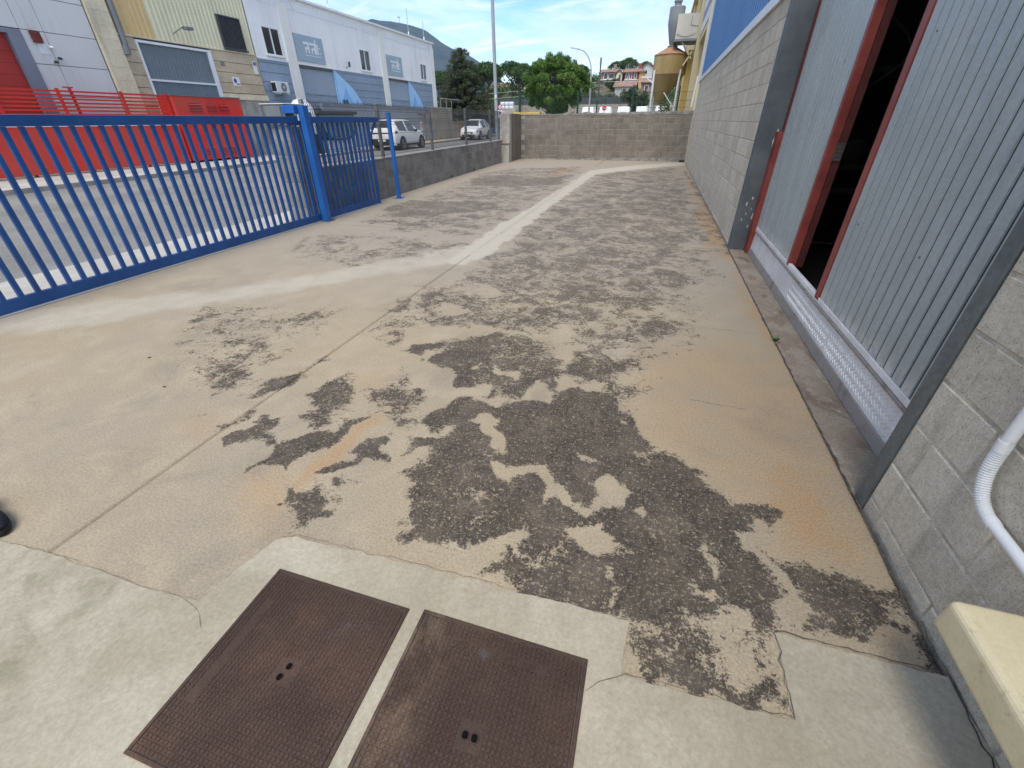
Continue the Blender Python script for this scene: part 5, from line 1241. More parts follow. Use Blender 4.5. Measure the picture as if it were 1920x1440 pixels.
c3.location = (-21.2, 66.5, .35); c3.rotation_euler.z = R(185)
v1 = make_car('parked_van', 'white van at the left end of the row beyond the back wall', VAN, 'white vans parked beyond the back wall', cab=(6, 8), wheels=(-1.5, 1.55))
for k, (x, l, rz) in enumerate(((-10.3, None, 88), (-8.0, 'white van second from the left beyond the back wall, left of the no entry sign', 92), (-5.4, 'white van right of the no entry sign beyond the back wall', 90), (-2.9, 'white van at the right end of the row beyond the back wall', 87), (-.3, 'white van behind the silo legs beyond the back wall', 90))):
    o = v1 if k == 0 else copy_tree(v1)
    if l: o['label'] = l
    o.location = (x, 74.5, float(hgt(x, 74.5)) + .02); o.rotation_euler.z = R(rz)
sk = thing('blue_container', 'blue open container with white frame on the street beyond the parked cars', 'container', (-20, 58, 0))
bsk = MB(); bsk.prism([(-1.5, .2), (-1.2, .0), (1.2, .0), (1.5, .2), (1.7, 1.5), (-1.7, 1.5)], lambda u, v, w: (w, 58 + u, .2 + v), -21.0, -19.2); bsk.build('body', M['blue_skip'], sk)
for u in (-.9, 0, .9): MB().box(-19.2, -19.12, 58 + u - .05, 58 + u + .05, .4, 1.7).build('rib', M['blue_skip'], sk)
MB().box(-21.05, -19.1, 56.2, 59.8, 1.702, 1.82).build('rim', M['blue_skip'], sk)
for y in (59.9, 61.2): MB().box(-19.4, -19.25, y, y + .15, .1, 2.3).build('frame_post', M['white_trim'], sk)
MB().box(-19.4, -19.25, 59.9, 61.35, 2.302, 2.45).build('frame_beam', M['white_trim'], sk)

# ------------------------------------------------------------------ lamps, signs, poles
lp = thing('lamp_post', 'tall grey lamp post standing just outside the corner of the yard', 'lamp post', (-6.93, 20.8, 0))
MB().tube([(-6.93, 20.8, -.1), (-6.93, 20.8, 1.0), (-7.02, 20.8, 5.0), (-7.05, 20.8, 8.6)], [.082, .080, .066, .052], 14).build('pole', M['lampgrey'], lp, smooth=True)
MB().tube([(-6.93, 20.8, -.1), (-6.93, 20.8, .9)], .098, 14).build('base_sleeve', M['lampgrey'], lp, smooth=True)
MB().tube([(-7.05, 20.8, 8.6), (-7.2, 20.8, 9.0), (-7.8, 20.8, 9.25), (-8.6, 20.8, 9.3)], .04, 8).build('arm', M['lampgrey'], lp, smooth=True)
MB().box(-9.2, -8.55, 20.68, 20.92, 9.24, 9.36).build('lamp_head', M['lampgrey'], lp, bevel=.04)
MB().box(-6.965, -6.90, 20.70, 20.72, 2.28, 2.40).build('tag', M['sign_white'], lp)
l2 = thing('street_lamp', 'curved arm street lamp standing right of the big round pine', 'street lamp', (-8.2, 58, .2))
Z0 = float(hgt(-8.2, 58))
MB().tube([(-8.18, 58, Z0), (-8.2, 58, 3), (-8.26, 58, 5.6)] + [(-8.26 - 1.55 * (1 - math.cos(a)), 58, 5.6 + 2.35 * math.sin(a)) for a in np.linspace(.2, 1.45, 8)] + [(-10.0, 58, 8.02)], [.10, .09, .08] + [.065] * 8 + [.055], 10).build('pole', M['lampgrey'], l2, smooth=True)
MB().hexa([(-10.75, 57.85, 8.10), (-9.85, 57.8, 7.94), (-9.85, 58.2, 7.94), (-10.75, 58.15, 8.10), (-10.7, 57.9, 8.26), (-9.85, 57.85, 8.10), (-9.85, 58.15, 8.10), (-10.7, 58.1, 8.26)]).build('lamp_head', M['lampgrey'], l2, bevel=.03)
def facing(c, th=.02):
    c = Vector(c); n = (Vector((0, 0, 1.5)) - c); n.z = 0; n.normalize(); r_ = Vector((-n.y, n.x, 0)); return c, n, r_
ne = thing('no_entry_sign', 'round red no entry sign with a white bar on a pole beyond the back wall', 'sign', (-7.8, 70, .8))
c, n, r_ = facing((-7.83, 70, 2.80)); zt_ = float(hgt(-7.83, 70))
MB().tube([(c.x, c.y + .05, zt_), (c.x, c.y + .05, 3.1)], .035, 8).build('pole', M['lampgrey'], ne, smooth=True)
MB().disc(c, n, .32, .02, 24).build('face', M['sign_red'], ne); MB().bar(c + n * .013 - r_ * .22, c + n * .013 + r_ * .22, .012, .10).build('white_bar', M['sign_white'], ne)
rg = MB(); rg.tube([c + n * .008 + r_ * .305 * math.cos(a) + Vector((0, 0, .305 * math.sin(a))) for a in np.linspace(0, 6.2832, 29)], .018, 6); rg.build('rim', M['sign_white'], ne)
sg = thing('parking_signs', 'red ringed round sign above a white plate, beside the tall lamp post', 'sign', (-18.9, 58, 0))
c, n, r_ = facing((-18.9, 58, 2.8))
MB().tube([(c.x - n.x * .05, c.y - n.y * .05, -.1), (c.x - n.x * .05, c.y - n.y * .05, 3.1)], .035, 8).build('pole', M['lampgrey'], sg, smooth=True)
MB().disc(c, n, .27, .02, 22).build('round_sign', M['sign_red'], sg); MB().disc(c + n * .013, n, .19, .006, 22).build('sign_face', M['sign_white'], sg); MB().disc(c + n * .018, n, .06, .006, 14).build('symbol', M['lamp_red'], sg)
MB().bar(c - Vector((0, 0, .32)), c - Vector((0, 0, 1.16)), .50, .02, n).build('plate', M['sign_white'], sg); c2_ = c - Vector((0, 0, .62))
MB().disc(c2_ + n * .014, n, .19, .006, 20).build('plate_ring', M['sign_red'], sg); MB().disc(c2_ + n * .019, n, .145, .006, 20).build('plate_disc', M['sign_blue'], sg); MB().bar(c2_ + n * .024 - r_ * .1 + Vector((0, 0, .1)), c2_ + n * .024 + r_ * .1 - Vector((0, 0, .1)), .035, .005, n).build('slash', M['sign_red'], sg)
up_ = thing('utility_pole', 'wooden utility pole with insulators in front of the hillside houses', 'utility pole', (-11.4, 90, 1))
MB().tube([(-11.25, 90, .8), (-11.35, 90, 10.2)], [.17, .11], 8).build('pole', M['wood_pole'], up_, smooth=True)
for z in (6.2, 6.9): MB().box(-11.95, -10.7, 89.9, 90.0, z, z + .12).build('cross_arm', M['wood_pole'], up_)
for x in (-11.85, -11.5, -11.1, -10.8): MB().tube([(x, 89.95, 6.3), (x, 89.95, 6.55)], .06, 8).build('insulator', M['lampgrey'], up_, smooth=True)
MB().box(-11.5, -11.2, 89.8, 90.05, 9.4, 10.3).build('top_fitting', M['pipe_grey'], up_)
for (p, q, sag, l) in (((-60, 88, 5.7), (-11.4, 90, 7.0), .9, 'upper overhead wire crossing in front of the pines'), ((-60, 88, 4.6), (-11.4, 90, 6.3), .9, 'lower overhead wire crossing in front of the pines'), ((-11.4, 90, 7.0), (25, 91, 8.5), .6, 'upper overhead wire running right from the utility pole')):
    p, q = Vector(p), Vector(q); o = MB().tube([p.lerp(q, k / 16) - Vector((0, 0, sag * 4 * (k / 16) * (1 - k / 16))) for k in range(17)], .022, 5).build('overhead_wire', M['lampgrey']); tag(o, l, 'wire', 'overhead wires')

# ------------------------------------------------------------------ green fence behind the back wall, netting fence far off
gf = thing('green_fence', 'dark green wire fence on posts just behind the back wall', 'fence', (-3, 24, 0))
for x, z1, w in ((-6.82, 2.72, .10), (-3.95, 2.62, .08), (-3.05, 2.25, .06), (-1.44, 2.75, .09), (-1.25, 2.3, .05), (.55, 2.75, .06)): MB().box(x - w / 2, x + w / 2, 24, 24 + w, -.1, z1).build('post', M['green_wire'], gf)
wm_ = MB(); x = -6.8
while x < 1.1: wm_.box(x - .0035, x + .0035, 24.02, 24.027, .6, 2.55); x += .06
for z in (.8, 1.4, 1.7, 1.95, 2.2, 2.53): wm_.box(-6.8, 1.1, 24.03, 24.038, z - .005, z + .005)
wm_.build('wire_mesh', M['green_wire'], gf, kind='stuff')
yb = MB(); yb.box(-6.9, -5.6, 23.2, 23.6, 1.70, 1.80); tag(yb.build('yellow_board', M['yellow_line'], bevel=.01), 'pale yellow board lying behind the left end of the back wall', 'board')
su = MB(); su.box(-6.95, -5.5, 23.25, 23.55, -.1, 1.698); tag(su.build('board_stand', M['cement']), 'cement block stand under the pale yellow board behind the back wall', 'block')
nf = thing('netting_fence', 'long dark green netting fence on a tan wall far beyond the yard', 'fence', (-15, 82, 1))
zb_ = float(hgt(-15, 82))
for (xa, xb) in ((-27, -22.9), (-22.8, -4.6)):
    MB().box(xa, xb, 82, 82.3, zb_ - .3, 3.55).build('base_wall', M['tan_wall'], nf); x = xa
    while x < xb - .1: 
        x2 = min(x + 2.3, xb); MB().box(x + .03, x2 - .03, 82.05, 82.12, 3.56, 4.45).build('netting', M['bin_lid'], nf); MB().box(x - .04, x + .028, 82.0, 82.1, 3.4, 4.55).build('post', M['green_wire'], nf); x = x2
gwl = thing('gravel_wall', 'pale grey stone wall below the hillside right of the netting fence', 'wall', (2, 83, 1)); MB().box(-4.55, 12, 83, 83.5, .6, 3.4).build('wall_body', M['cement'], gwl)
for (x0, x1, l) in ((-25.8, -24.3, 'white wrapped bales stacked left of the tall lamp post'),):
    k = thing('wrapped_bale', l, 'bale', (x0, 80.5, 1)); r5 = random.Random(4)
    for i in range(3):
        for j in range(2): MB().box(x0 - .3 + i * .75, x0 + .4 + i * .75, 80.2, 81.0, 3.0 + j * .52, 3.49 + j * .52).build('bale', M['white_plastic'], k, bevel=.12)
    MB().box(x0 - .5, x1 + .9, 80, 81.2, .8, 2.995).build('platform', M['tan_wall'], k)

# ------------------------------------------------------------------ silo, cyclone and yellow factory beyond the back wall
si = thing('silo', 'ochre hopper silo with a rusty cone roof standing on pale legs', 'silo', (-.05, 30, 0))
MB().lathe((-.06, 30.2, 0), [(.86, 3.58), (.86, 4.40), (.83, 4.43)], 36).build('shell', M['silo'], si, smooth=True)
hp = MB(); cx0, cx1 = -.06, -.40; pr = []
n_ = 36; v = [(-.06 + .86 * math.cos(2 * math.pi * k / n_), 30.2 + .86 * math.sin(2 * math.pi * k / n_), 3.575) for k in range(n_)] + [(-.42 + .17 * math.cos(2 * math.pi * k / n_), 30.2 + .17 * math.sin(2 * math.pi * k / n_), 2.2) for k in range(n_)]
hp._add(v, [(k, n_ + k, n_ + (k + 1) % n_, (k + 1) % n_) for k in range(n_)] + [tuple(range(n_, 2 * n_))]); hp.build('hopper', M['silo'], si, smooth=True)
MB().lathe((-.06, 30.2, 0), [(.885, 4.425), (.84, 4.47), (.24, 4.77), (.20, 4.80)], 36).build('cone_roof', M['silo_top'], si, smooth=True)
for z in (3.58, 4.40): MB().tube([(-.06 + .865 * math.cos(a), 30.2 + .865 * math.sin(a), z) for a in np.linspace(0, 6.2832, 37)], .012, 6).build('seam', M['silo'], si)
for (xt, xb, y) in ((-.80, -.72, 29.6), (.53, .50, 29.6), (.62, .62, 30.8), (-.66, -.64, 30.8)): MB().tube([(xb, y, -.1), (xt, y, 3.75)], .055, 8).build('leg', M['white_trim'], si, smooth=True)
MB().bar((-.9, 29.6, 3.45), (-1.45, 29.6, 3.46), .06, .06).build('bracket', M['white_trim'], si); MB().bar((-.82, 29.6, 3.2), (-1.15, 29.6, 3.42), .05, .05).build('bracket_brace', M['white_trim'], si)
MB().bar((-.15, 29.6, 2.75), (.32, 29.6, 2.2), .06, .05).build('brace', M['white_trim'], si)
MB().box(-.85, .75, 29.4, 31, -.1, .05).build('base', M['cement'], si)
cy = thing('dust_cyclone', 'grey dust cyclone with a duct on top of the ochre silo', 'cyclone', (-.1, 30.2, 4.8))
MB().lathe((-.08, 30.2, 0), [(.12, 4.80), (.19, 4.95), (.38, 5.72), (.385, 5.9), (.385, 6.40), (.36, 6.43)], 28).build('cone', M['duct'], cy, smooth=True)
MB().lathe((-.10, 30.2, 0), [(.17, 6.432), (.17, 6.60), (.21, 6.61), (.21, 6.67), (.17, 6.68), (.17, 9)], 20).build('duct', M['duct'], cy, smooth=True)
MB().tube([(-.06 + .24 * math.cos(a), 30.2 + .24 * math.sin(a), 4.80) for a in np.linspace(0, 6.2832, 25)], .03, 6).build('flange', M['pipe_grey'], cy)
kb = thing('plant_box', 'pale cream metal box on brackets beside the grey cyclone', 'plant box', (.5, 30, 5))
for i in range(3): MB().box(.0 + i * .36, .355 + i * .36, 29.4, 30.0, 5.02, 6.02).build('panel', M['box_cream'], kb)
MB().box(.01, 1.07, 29.42, 31.0, 5.0, 6.0).build('core', M['box_cream'], kb); MB().box(-.03, 1.12, 29.36, 31.0, 4.92, 5.0).build('base_tray', M['duct'], kb)
MB().tube([(.05 + .9 * u, 29.38, 5.22 - .12 * math.sin(math.pi * u)) for u in np.linspace(0, 1, 12)], .008, 5).build('cable', M['car_black'], kb); MB().tube([(.68, 29.385, 5.9), (.68, 29.385, 5.55), (1.05, 29.385, 5.5)], .007, 5).build('cable', M['car_black'], kb)
for a, b in (((.35, 29.6, 4.95), (.95, 29.6, 4.2)), ((.45, 30.4, 4.95), (.98, 30.4, 4.1)), ((.95, 29.6, 4.5), (.6, 29.6, 3.9))): MB().bar(a, b, .07, .07).build('bracket', M['cream_wall'], kb)
yf = thing('yellow_factory', 'yellow and cream factory with tall pilasters beyond the grey warehouse', 'factory', (6, 40, 0))
MB().box(1.55, 14, 21.2, 62, -.1, 9.2).build('wall', M['yellow_wall'], yf)
for (ya, yb_, x0) in ((21.9, 22.5, 1.12), (29.2, 30.3, 1.08), (37.5, 38.4, 1.10), (46, 47, 1.1), (55, 56, 1.1)): MB().box(x0, 1.549, ya, yb_, -.1, 9.0).build('pilaster', M['cream_wall'], yf, bevel=.01)
for (ya, yb_) in ((22.6, 29.1), (30.4, 37.4), (38.5, 45.9)):
    MB().box(1.22, 1.549, ya, yb_, 4.75, 5.0).build('lintel', M['cream_wall'], yf); MB().box(1.5, 1.548, ya + .6, yb_ - .6, .2, 4.4).build('shutter', M['wall_grey'], yf)
for (ya, yb_) in ((22.6, 29.1),):
    bd = MB().box(1.20, 1.26, ya, yb_, 5.05, 8.4).build('sign_board', M['white_trim'], yf)
    for z in (5.55, 6.35, 7.2): MB().box(1.185, 1.199, ya + .3, yb_ - .3, z, z + .38).build('stripe', M['purple'], bd)
MB().box(1.0, 14, 21.0, 62, 9.2, 9.5).build('roof_edge', M['cream_wall'], yf)
MB().box(.62, .70, 29.9, 30.1, -.1, 4.4).build('side_column', M['yellow_wall'], yf); MB().box(.80, 1.05, 29.9, 30.2, -.1, 4.6).build('side_pier', M['yellow_wall'], yf)
MB().tube([(1.02, 21.3, 1.9), (1.06, 21.3, 2.9)], .03, 8).build('drain', M['white_trim'], yf)

# ------------------------------------------------------------------ trees
def leaf_mesh(name, blobs, n, size, mat, seed, shell=.55, droop=0., flat=1.0, ar=.45):
    """leaf-sized faces spread through a crown made of blobs (cx,cy,cz,rx,ry,rz,weight)"""
    g = np.random.default_rng(seed); B_ = np.array(blobs, float); w = B_[:, 6] / B_[:, 6].sum()
    k = g.choice(len(B_), n, p=w); d = g.normal(size=(n, 3)); d /= np.linalg.norm(d, axis=1)[:, None]
    r = shell + (1 - shell) * g.random(n) ** .6; r = np.where(g.random(n) < .16, g.random(n), r)
    c = B_[k, :3] + d * B_[k, 3:6] * r[:, None]
    o = d + g.normal(size=(n, 3)) * .7; o[:, 2] += .35 - droop; o[:, 2] *= flat; o /= np.linalg.norm(o, axis=1)[:, None]
    s = np.cross(o, g.normal(size=(n, 3))); s /= np.linalg.norm(s, axis=1)[:, None] + 1e-9
    L = size * g.uniform(.55, 1.35, n)[:, None]; Wd = L * ar
    p0 = c - o * L * .5; p2 = c + o * L * .5; p1 = c + s * Wd * .5; p3 = c - s * Wd * .5
    v = np.stack([p0, p1, p2, p3], 1).reshape(-1, 3)
    me = bpy.data.meshes.new(name); me.vertices.add(4 * n); me.vertices.foreach_set('co', v.ravel())
    me.loops.add(4 * n); me.loops.foreach_set('vertex_index', np.arange(4 * n, dtype=np.int32))
    me.polygons.add(n); me.polygons.foreach_set('loop_start', (np.arange(n) * 4).astype(np.int32)); me.polygons.foreach_set('loop_total', np.full(n, 4, np.int32))
    me.update(calc_edges=True); me.materials.append(mat)
    blobt = g.random(len(B_)) * .55; tint = np.clip(blobt[k] + g.random(n) * .5, 0, 1)
    at = me.attributes.new('tint', 'FLOAT', 'POINT'); at.data.foreach_set('value', np.repeat(tint, 4).astype(np.float32))
    return me
def put(me, name, parent, kind=None):
    o = bpy.data.objects.new(name, me); COL.objects.link(o)
    if parent is not None: adopt(o, parent)
    if kind: o['kind'] = kind
    return o
# big round pine behind the back wall
X0, Y0, Zb = -9.55, 45, 0
tp_ = thing('pine_tree', 'big bushy round bright green pine behind the back wall', 'tree', (X0, Y0, -.1))
g_ = np.random.default_rng(5); bl = []
for k in range(170):
    d = g_.normal(size=3); d /= np.linalg.norm(d); rr_ = g_.uniform(.62, 1.0)
    zc = 4.05 + d[2] * 2.15 * rr_; wd_ = 2.95 * (1 - .18 * max(0, (zc - 4.4) / 2)) * (1 - .12 * max(0, (3 - zc)))
    bl.append((X0 + d[0] * wd_ * rr_ + .1, Y0 + d[1] * wd_ * rr_, max(1.3, zc), *([g_.uniform(.30, .50)] * 2), g_.uniform(.28, .46), 1))
put(leaf_mesh('crown', bl, 60000, .20, M['leaf_pine'], 3, .35, -.25, 1, .26), 'crown', tp_)
tk = MB(); tk.tube([(X0, Y0, -.2), (X0 + .05, Y0, 1.2), (X0, Y0, 3.4), (X0 + .1, Y0, 5.2)], [.28, .22, .15, .05], 10)
for k in range(14):
    a = k * 2.4; z = 1.2 + k * .25; tk.tube([(X0, Y0, z), (X0 + math.cos(a) * 1.0, Y0 + math.sin(a) * 1.0, z + .5), (X0 + math.cos(a) * 1.9, Y0 + math.sin(a) * 1.9, z + .9)], [.09, .06, .02], 6)
tk.build('trunk', M['bark'], tp_, smooth=True)
# dark conifer
X1, Y1 = -21.15, 52
tcn = thing('conifer', 'dark layered conifer beside the end of the white building', 'tree', (X1, Y1, 0)); bl = []; g_ = np.random.default_rng(9)
tk = MB(); tk.tube([(X1, Y1, -.2), (X1, Y1, 7.7)], [.22, .02], 8); zc = .9
while zc < 7.75:
    Rr = 3.55 * max(0, 1 - ((zc - .5) / 7.4)) ** .62 + .12
    nb_ = int(6 + Rr * 4)
    for q in range(nb_):
        a = g_.uniform(0, 6.28); l = Rr * g_.uniform(.72, 1.10)
        for s_ in np.linspace(.25, 1, max(2, int(l * 2.6))):
            bl.append((X1 + math.cos(a) * l * s_, Y1 + math.sin(a) * l * s_, zc - .10 * l * s_ + .22 * s_ * s_ * l * .6, .30, .30, .19, .5 + s_))
        if q % 2: tk.tube([(X1, Y1, zc), (X1 + math.cos(a) * l * .9, Y1 + math.sin(a) * l * .9, zc + .03 * l)], [.035, .01], 5)
    zc += .27
put(leaf_mesh('crown', bl, 90000, .19, M['leaf_dark'], 4, .3, .15, 1, .26), 'crown', tcn); tk.build('trunk', M['bark'], tcn, smooth=True)
# stone pines on the slope: one built, the rest copied
def stone_pine(label):
    t = thing('stone_pine', label, 'tree', (0, 0, 0), 'stone pines on the slope'); g = np.random.default_rng(21); bl = []
    for k in range(42):
        a = g.uniform(0, 6.28); r = 3.3 * math.sqrt(g.random()); bl.append((math.cos(a) * r, math.sin(a) * r, 6.3 + (1 - (r / 3.5) ** 2) * 1.5 + g.uniform(-.5, .2), g.uniform(.7, 1.15), g.uniform(.7, 1.15), g.uniform(.45, .75), 1))
    put(leaf_mesh('crown', bl, 7000, .34, M['leaf_stone'], 22, .4, -.2, 1, .4), 'crown', t)
    tk = MB(); tk.tube([(0, 0, -.5), (.15, .1, 3), (0, 0, 6.6)], [.26, .2, .1], 8)
    for k in range(7): a = k * .9; tk.tube([(.05, 0, 4.2 + k * .2), (math.cos(a) * 1.6, math.sin(a) * 1.6, 6.2)], [.09, .04], 6)
    tk.build('trunk', M['bark'], t, smooth=True); return t
sp0 = stone_pine('stone pine')
spots = []; g_ = np.random.default_rng(31)
cand = [(-39, 111, 1.12), (-34.5, 115, 1.05), (-31, 112, 1.0), (-27, 117, .95), (-43.5, 113, 1.1), (-60, 121, 1.0), (-55, 119, 1.02), (-49, 119, 1.05), (-44, 122, 1.0), (-52, 118, 1.0), (-46.5, 121, .95), (-57, 125, 1.0), (-41, 117, .92), (-36, 126, .8), (-33, 119, .72), (-29, 131, .72), (-24.5, 121, .62), (-62, 116, 1.05), (-39, 140, .8), (-49, 145, .85), (-27, 148, .7), (-22, 135, .75), (-57, 150, .9), (-34, 160, .75), (-67, 130, 1.1), (-19, 124, .68), (-13.5, 178, 1.0), (-17.5, 182, .9), (-2.5, 176, .85), (-8.2, 190, .8), (4, 184, .95), (10, 170, .9)]
where = ['nearest, right of the conifer', 'nearest, left of the lamp post top', 'nearest, just right of the lamp post', 'nearest, beside the round pine', 'nearest, behind the conifer', 'first of the close row', 'second of the close row', 'third of the close row', 'fourth of the close row', 'at the left end of the slope', 'behind the dark conifer', 'left of the dark conifer', 'right of the conifer top', 'left of the tall lamp post', 'right of the tall lamp post', 'above the far tiled house', 'left of the round pine', 'farthest left, half behind the white building', 'behind the row of pines', 'high behind the conifer', 'peeping beside the round pine', 'beside the round pine, low', 'high at the left of the slope', 'in the middle of the far row', 'behind the white building end', 'just behind the round pine', 'on the skyline left of the utility pole', 'on the skyline beside the utility pole', 'between the hillside houses', 'behind the brick house', 'behind the silo', 'on the right end of the slope']
for k, ((x, y, s), wl) in enumerate(zip(cand, where)):
    o = sp0 if k == 0 else copy_tree(sp0); o['label'] = 'green stone pine on the slope, ' + wl
    o.location = (x, y, float(hgt(x, y)) - .3); o.scale = (s * (1 + .15 * math.sin(k * 3)), s * (1 + .15 * math.cos(k * 2)), s * 1.02); o.rotation_euler.z = k * 1.3
# shrubs, hedge and the wooded mass
def bush(name, label, cx, cy, w, d, h, mat, n, seed, cat='shrub', size=.3, group=None):
    t = thing(name, label, cat, (cx, cy, float(hgt(cx, cy))), group); g = np.random.default_rng(seed); z0 = float(hgt(cx, cy)); bl = []
    for k in range(int(8 + w * 3)):
        bl.append((cx + g.uniform(-w, w) * .5, cy + g.uniform(-d, d) * .5, z0 + h * g.uniform(.15, .78), *([g.uniform(.5, .9) * min(w, h) * .32] * 2), g.uniform(.5, .9) * h * .3, 1))
    put(leaf_mesh('foliage', bl, n, size, M[mat], seed, .4, -.2, 1, .45), 'foliage', t); MB().tube([(cx, cy, z0 - .2), (cx, cy, z0 + h * .5)], [.12, .05], 6).build('trunk', M['bark'], t); return t
bush('olive_tree', 'pale grey green tree right of the curved street lamp', -11.5, 88, 6.5, 3, 5.2, 'leaf_olive', 9000, 41, 'tree')
bush('olive_tree', 'pale grey green tree below the brick houses', -8.2, 92, 6, 3, 4.6, 'leaf_olive', 8000, 42, 'tree')
bush('hedge', 'sunlit green bamboo hedge above the netting fence left of the round pine', -21, 91, 9, 2, 4.4, 'leaf_hedge', 9000, 43, 'hedge')
bush('hedge', 'dark green hedge left of the bamboo behind the tall lamp post', -27.5, 92, 6, 2, 4.8, 'leaf_stone', 7000, 44, 'hedge')
bush('shrub', 'round green shrub between the brick houses and the street lamp', -13.6, 140, 4, 3, 3.2, 'leaf_stone', 4000, 45)
bush('shrub', 'low green shrubs at the right below the white house', -5.6, 95, 7, 3, 3.6, 'leaf_hedge', 6000, 46)
bush('dark_tree', 'dark clipped tree standing on a thin trunk left of the silo', -4.4, 78, 3, 2, 5.1, 'leaf_dark', 5000, 47, 'tree')
bush('tall_tree', 'tall dark green tree above the terracotta house on the skyline', -10.2, 160, 4.6, 3, 7.6, 'leaf_dark', 7000, 48, 'tree')
bush('tall_tree', 'shorter dark tree on the skyline between the two brick houses', -13.4, 161, 4.2, 3, 6.0, 'leaf_dark', 5000, 49, 'tree')
bush('street_hedge', 'dark hedge above the tan street wall below the conifer', -21.3, 51, 3.5, 12, 2.6, 'leaf_dark', 16000, 50, 'hedge', .2)
bush('street_hedge', 'brownish hedge further along the tan street wall', -21.0, 61, 3, 7, 2.3, 'leaf_olive', 7000, 51, 'hedge', .25)
bush('shrub', 'green shrub beside the silo base behind the back wall', .2, 33, 1.6, 1.2, 2.7, 'leaf_hedge', 4000, 52, 'shrub', .14)
bl = []; g_ = np.random.default_rng(77)
for k in range(900):
    x, y = g_.uniform(-120, 45), g_.uniform(95, 245)
    if -20 < x < 0 and 118 < y < 165: continue
    s = g_.uniform(1.3, 2.6) * (1.5 if x < -22 and y < 150 else 1); bl.append((x, y, float(hgt(x, y)) + s * .5, s, s, s * .8, 1))
o = put(leaf_mesh('woodland', bl, 110000, .55, M['leaf_stone'], 78, .5, -.3, 1, .5), 'woodland', None, 'stuff'); o['label'] = 'mixed green woodland undergrowth covering the far slope'; o['category'] = 'woodland'

# ------------------------------------------------------------------ hillside houses
def house(label, x0, x1, y, z0, z1, wall, ridge=1.0, depth=8, wins=(), gable=False, chim=None, shut=None):
    t = thing('hillside_house', label, 'house', ((x0 + x1) / 2, y, z0), 'houses on the hillside')
    w = MB().box(x0, x1, y, y + depth, z0 - 3, z1).build('wall', M[wall], t)
    rf = MB(); e = .45
    if gable: rf.prism([(x0 - e, z1 + .005), ((x0 + x1) / 2, z1 + ridge), (x1 + e, z1 + .005), (x1 + e, z1 + .16), ((x0 + x1) / 2, z1 + ridge + .2), (x0 - e, z1 + .16)], lambda u, v, w_: (u, w_, v), y - .4, y + depth + .4)
    else: rf.prism([(y - e, z1 + .005), (y + depth / 2, z1 + ridge), (y + depth + e, z1 + .005), (y + depth + e, z1 + .15), (y + depth / 2, z1 + ridge + .18), (y - e, z1 + .15)], lambda u, v, w_: (w_, u, v), x0 - e, x1 + e)
    r_o = rf.build('roof', M['tile'], t)
    if gable: MB().prism([(x0, z1), ((x0 + x1) / 2, z1 + ridge - .02), (x1, z1)], lambda u, v, w_: (u, w_, v), y + .003, y + .2).build('gable', M[wall], t)
    if chim: MB().box(chim, chim + .8, y + depth / 2 - .4, y + depth / 2 + .4, z1 + .2, z1 + ridge + 1.3).build('chimney', M[wall], r_o)
    for (u, v, ww, hh) in wins:
        f = MB().box(u - ww / 2 - .1, u + ww / 2 + .1, y - .06, y + .01, v - hh / 2 - .1, v + hh / 2 + .1).build('window', M[shut or 'white_trim'], t); MB().box(u - ww / 2, u + ww / 2, y - .075, y - .062, v - hh / 2, v + hh / 2).build('pane', M['glass'], f)
    return t
hb = house('pinkish two storey house with a tiled roof right of the utility pole', -18.5, -14.3, 150, 8.8, 12.7, 'pinkwall', .9, 8, ((-17.2, 11.9, .9, 1.3), (-15.6, 11.9, 1.4, 1.0), (-16.9, 9.9, 1.0, 1.0)), chim=-15.6)
MB().box(-18.8, -15.2, 149.2, 149.9, 10.95, 11.1).build('balcony', M['white_trim'], hb)
house('pale gabled wing beside the pinkish house', -14.25, -12.6, 149, 8.8, 12.2, 'cream_wall', 1.0, 6, ((-13.2, 11.4, .6, 1.4),), gable=True)
hb = house('dark red and white house with a long tiled roof left of the yellow house', -11.9, -8.0, 150, 9.5, 12.6, 'redshutter', 1.0, 8, ((-11.3, 11.9, .5, 1.3), (-10.3, 11.9, .5, 1.3), (-9.0, 11.9, .5, 1.3)), chim=-8.6)
MB().box(-11.9, -8.0, 148.8, 149.9, 10.75, 10.95).build('balcony', M['white_trim'], hb)
house('bright orange yellow small house beside the dark red house', -7.9, -6.6, 148, 9.0, 12.5, 'yellowhouse', .5, 5, ())
house('white gabled house high above the other houses', -9.2, -4.6, 172, 11, 15.0, 'whitewall2', 1.5, 8, ((-7.2, 14.2, .7, .9),), gable=True)
house('white low house with terracotta roof low on the slope', -12.2, -7.6, 128, 5.5, 8.1, 'whitewall2', 1.3, 8, ((-9.9, 7.3, .8, 1.0), (-8.6, 7.2, .7, 1.1)))
house('small terracotta roofed house below the yellow house', -6.3, -3.2, 134, 6.0, 9.2, 'pinkwall', 1.1, 7, ((-5.0, 8.2, .8, .9),))
house('cream house with a long terracotta roof behind the tall lamp post', -52.5, -46.2, 150, 6.5, 9.7, 'cream_wall', 1.4, 9, ((-50.9, 9.0, 1.0, .8), (-48.2, 9.0, 1.4, .8)))
house('cream house end peeping out left of the round pine', -44.2, -38, 152, 6.5, 10.6, 'cream_wall', 1.0, 8, ((-43.2, 9.4, .8, .9),))
house('reddish house glimpsed between the white building and the conifer', -42, -38.5, 92, .5, 4.6, 'pinkwall', 1.0, 7, ((-40.6, 3.4, .7, 1.0),))

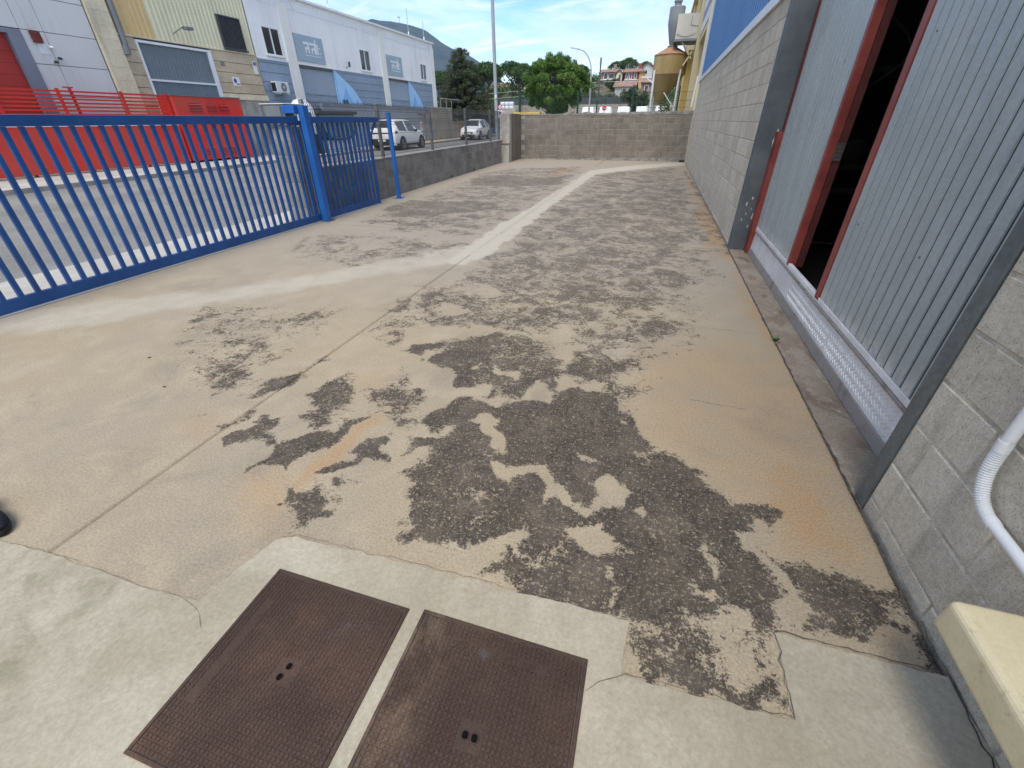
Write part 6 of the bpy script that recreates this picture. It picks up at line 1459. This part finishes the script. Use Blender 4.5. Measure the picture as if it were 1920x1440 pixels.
# ------------------------------------------------------------------ mountain
prof = [(-2600, 190), (-2250, 250), (-1900, 330), (-1650, 392), (-1480, 405), (-1400, 428), (-1360, 419), (-1300, 399), (-1190, 379), (-1112, 335), (-1056, 311), (-985, 293), (-916, 256), (-847, 206), (-790, 160), (-745, 135), (-690, 130), (-640, 140), (-590, 152), (-545, 138), (-480, 118), (-380, 118), (-200, 100), (0, 85), (300, 80), (900, 70), (2000, 60)]
pxs, pzs = zip(*prof)
def mz(X, Y):
    t = np.clip((Y - 1100) / 1400, 0, 1); crest = np.interp(X * 2500 / np.maximum(Y, 1100) * .35 + X * .65, pxs, pzs)
    rough_ = (lattice(X + 5000, Y, 170, 5) - .5) * 70 + (lattice(X + 5000, Y, 70, 6) - .5) * 34 + (lattice(X + 5000, Y, 28, 7) - .5) * 14
    up_ = t * t * (3 - 2 * t); dn = np.clip((Y - 2500) / 900, 0, 1)
    return (crest * up_ + rough_ * up_ * (1 - up_ * .72)) * (1 - .6 * dn) - 12 * (1 - up_)
grid_obj('mountain', np.linspace(-3200, 2200, 240), np.concatenate([np.linspace(1100, 2500, 70), np.linspace(2540, 3400, 8)]), mz, M['mountain'])
ma = thing('summit_mast', 'tiny mast on the mountain summit', 'mast', (-1338, 2500, 400)); MB().tube([(-1338, 2495, 405), (-1338, 2495, 446)], 1.4, 6).build('mast', M['lampgrey'], ma); MB().box(-1347, -1331, 2494, 2496, 436, 441).build('antenna_array', M['lampgrey'], ma)

# ------------------------------------------------------------------ air: thin haze that turns the mountain blue
hz = MB().box(-4300, 3300, -420, 4400, -90, 470).build('haze', [], None, kind='stuff') if HAZE else None
if HAZE:
    hm = bpy.data.materials.new('haze'); hm.use_nodes = True; hm.node_tree.nodes.clear()
    pv = nd(hm.node_tree, 'ShaderNodeVolumePrincipled'); pv.inputs['Color'].default_value = (.62, .78, 1, 1); pv.inputs['Density'].default_value = HAZE; pv.inputs['Anisotropy'].default_value = .2
    ot = nd(hm.node_tree, 'ShaderNodeOutputMaterial'); hm.node_tree.links.new(pv.outputs[0], ot.inputs['Volume']); hz.data.materials.append(hm)
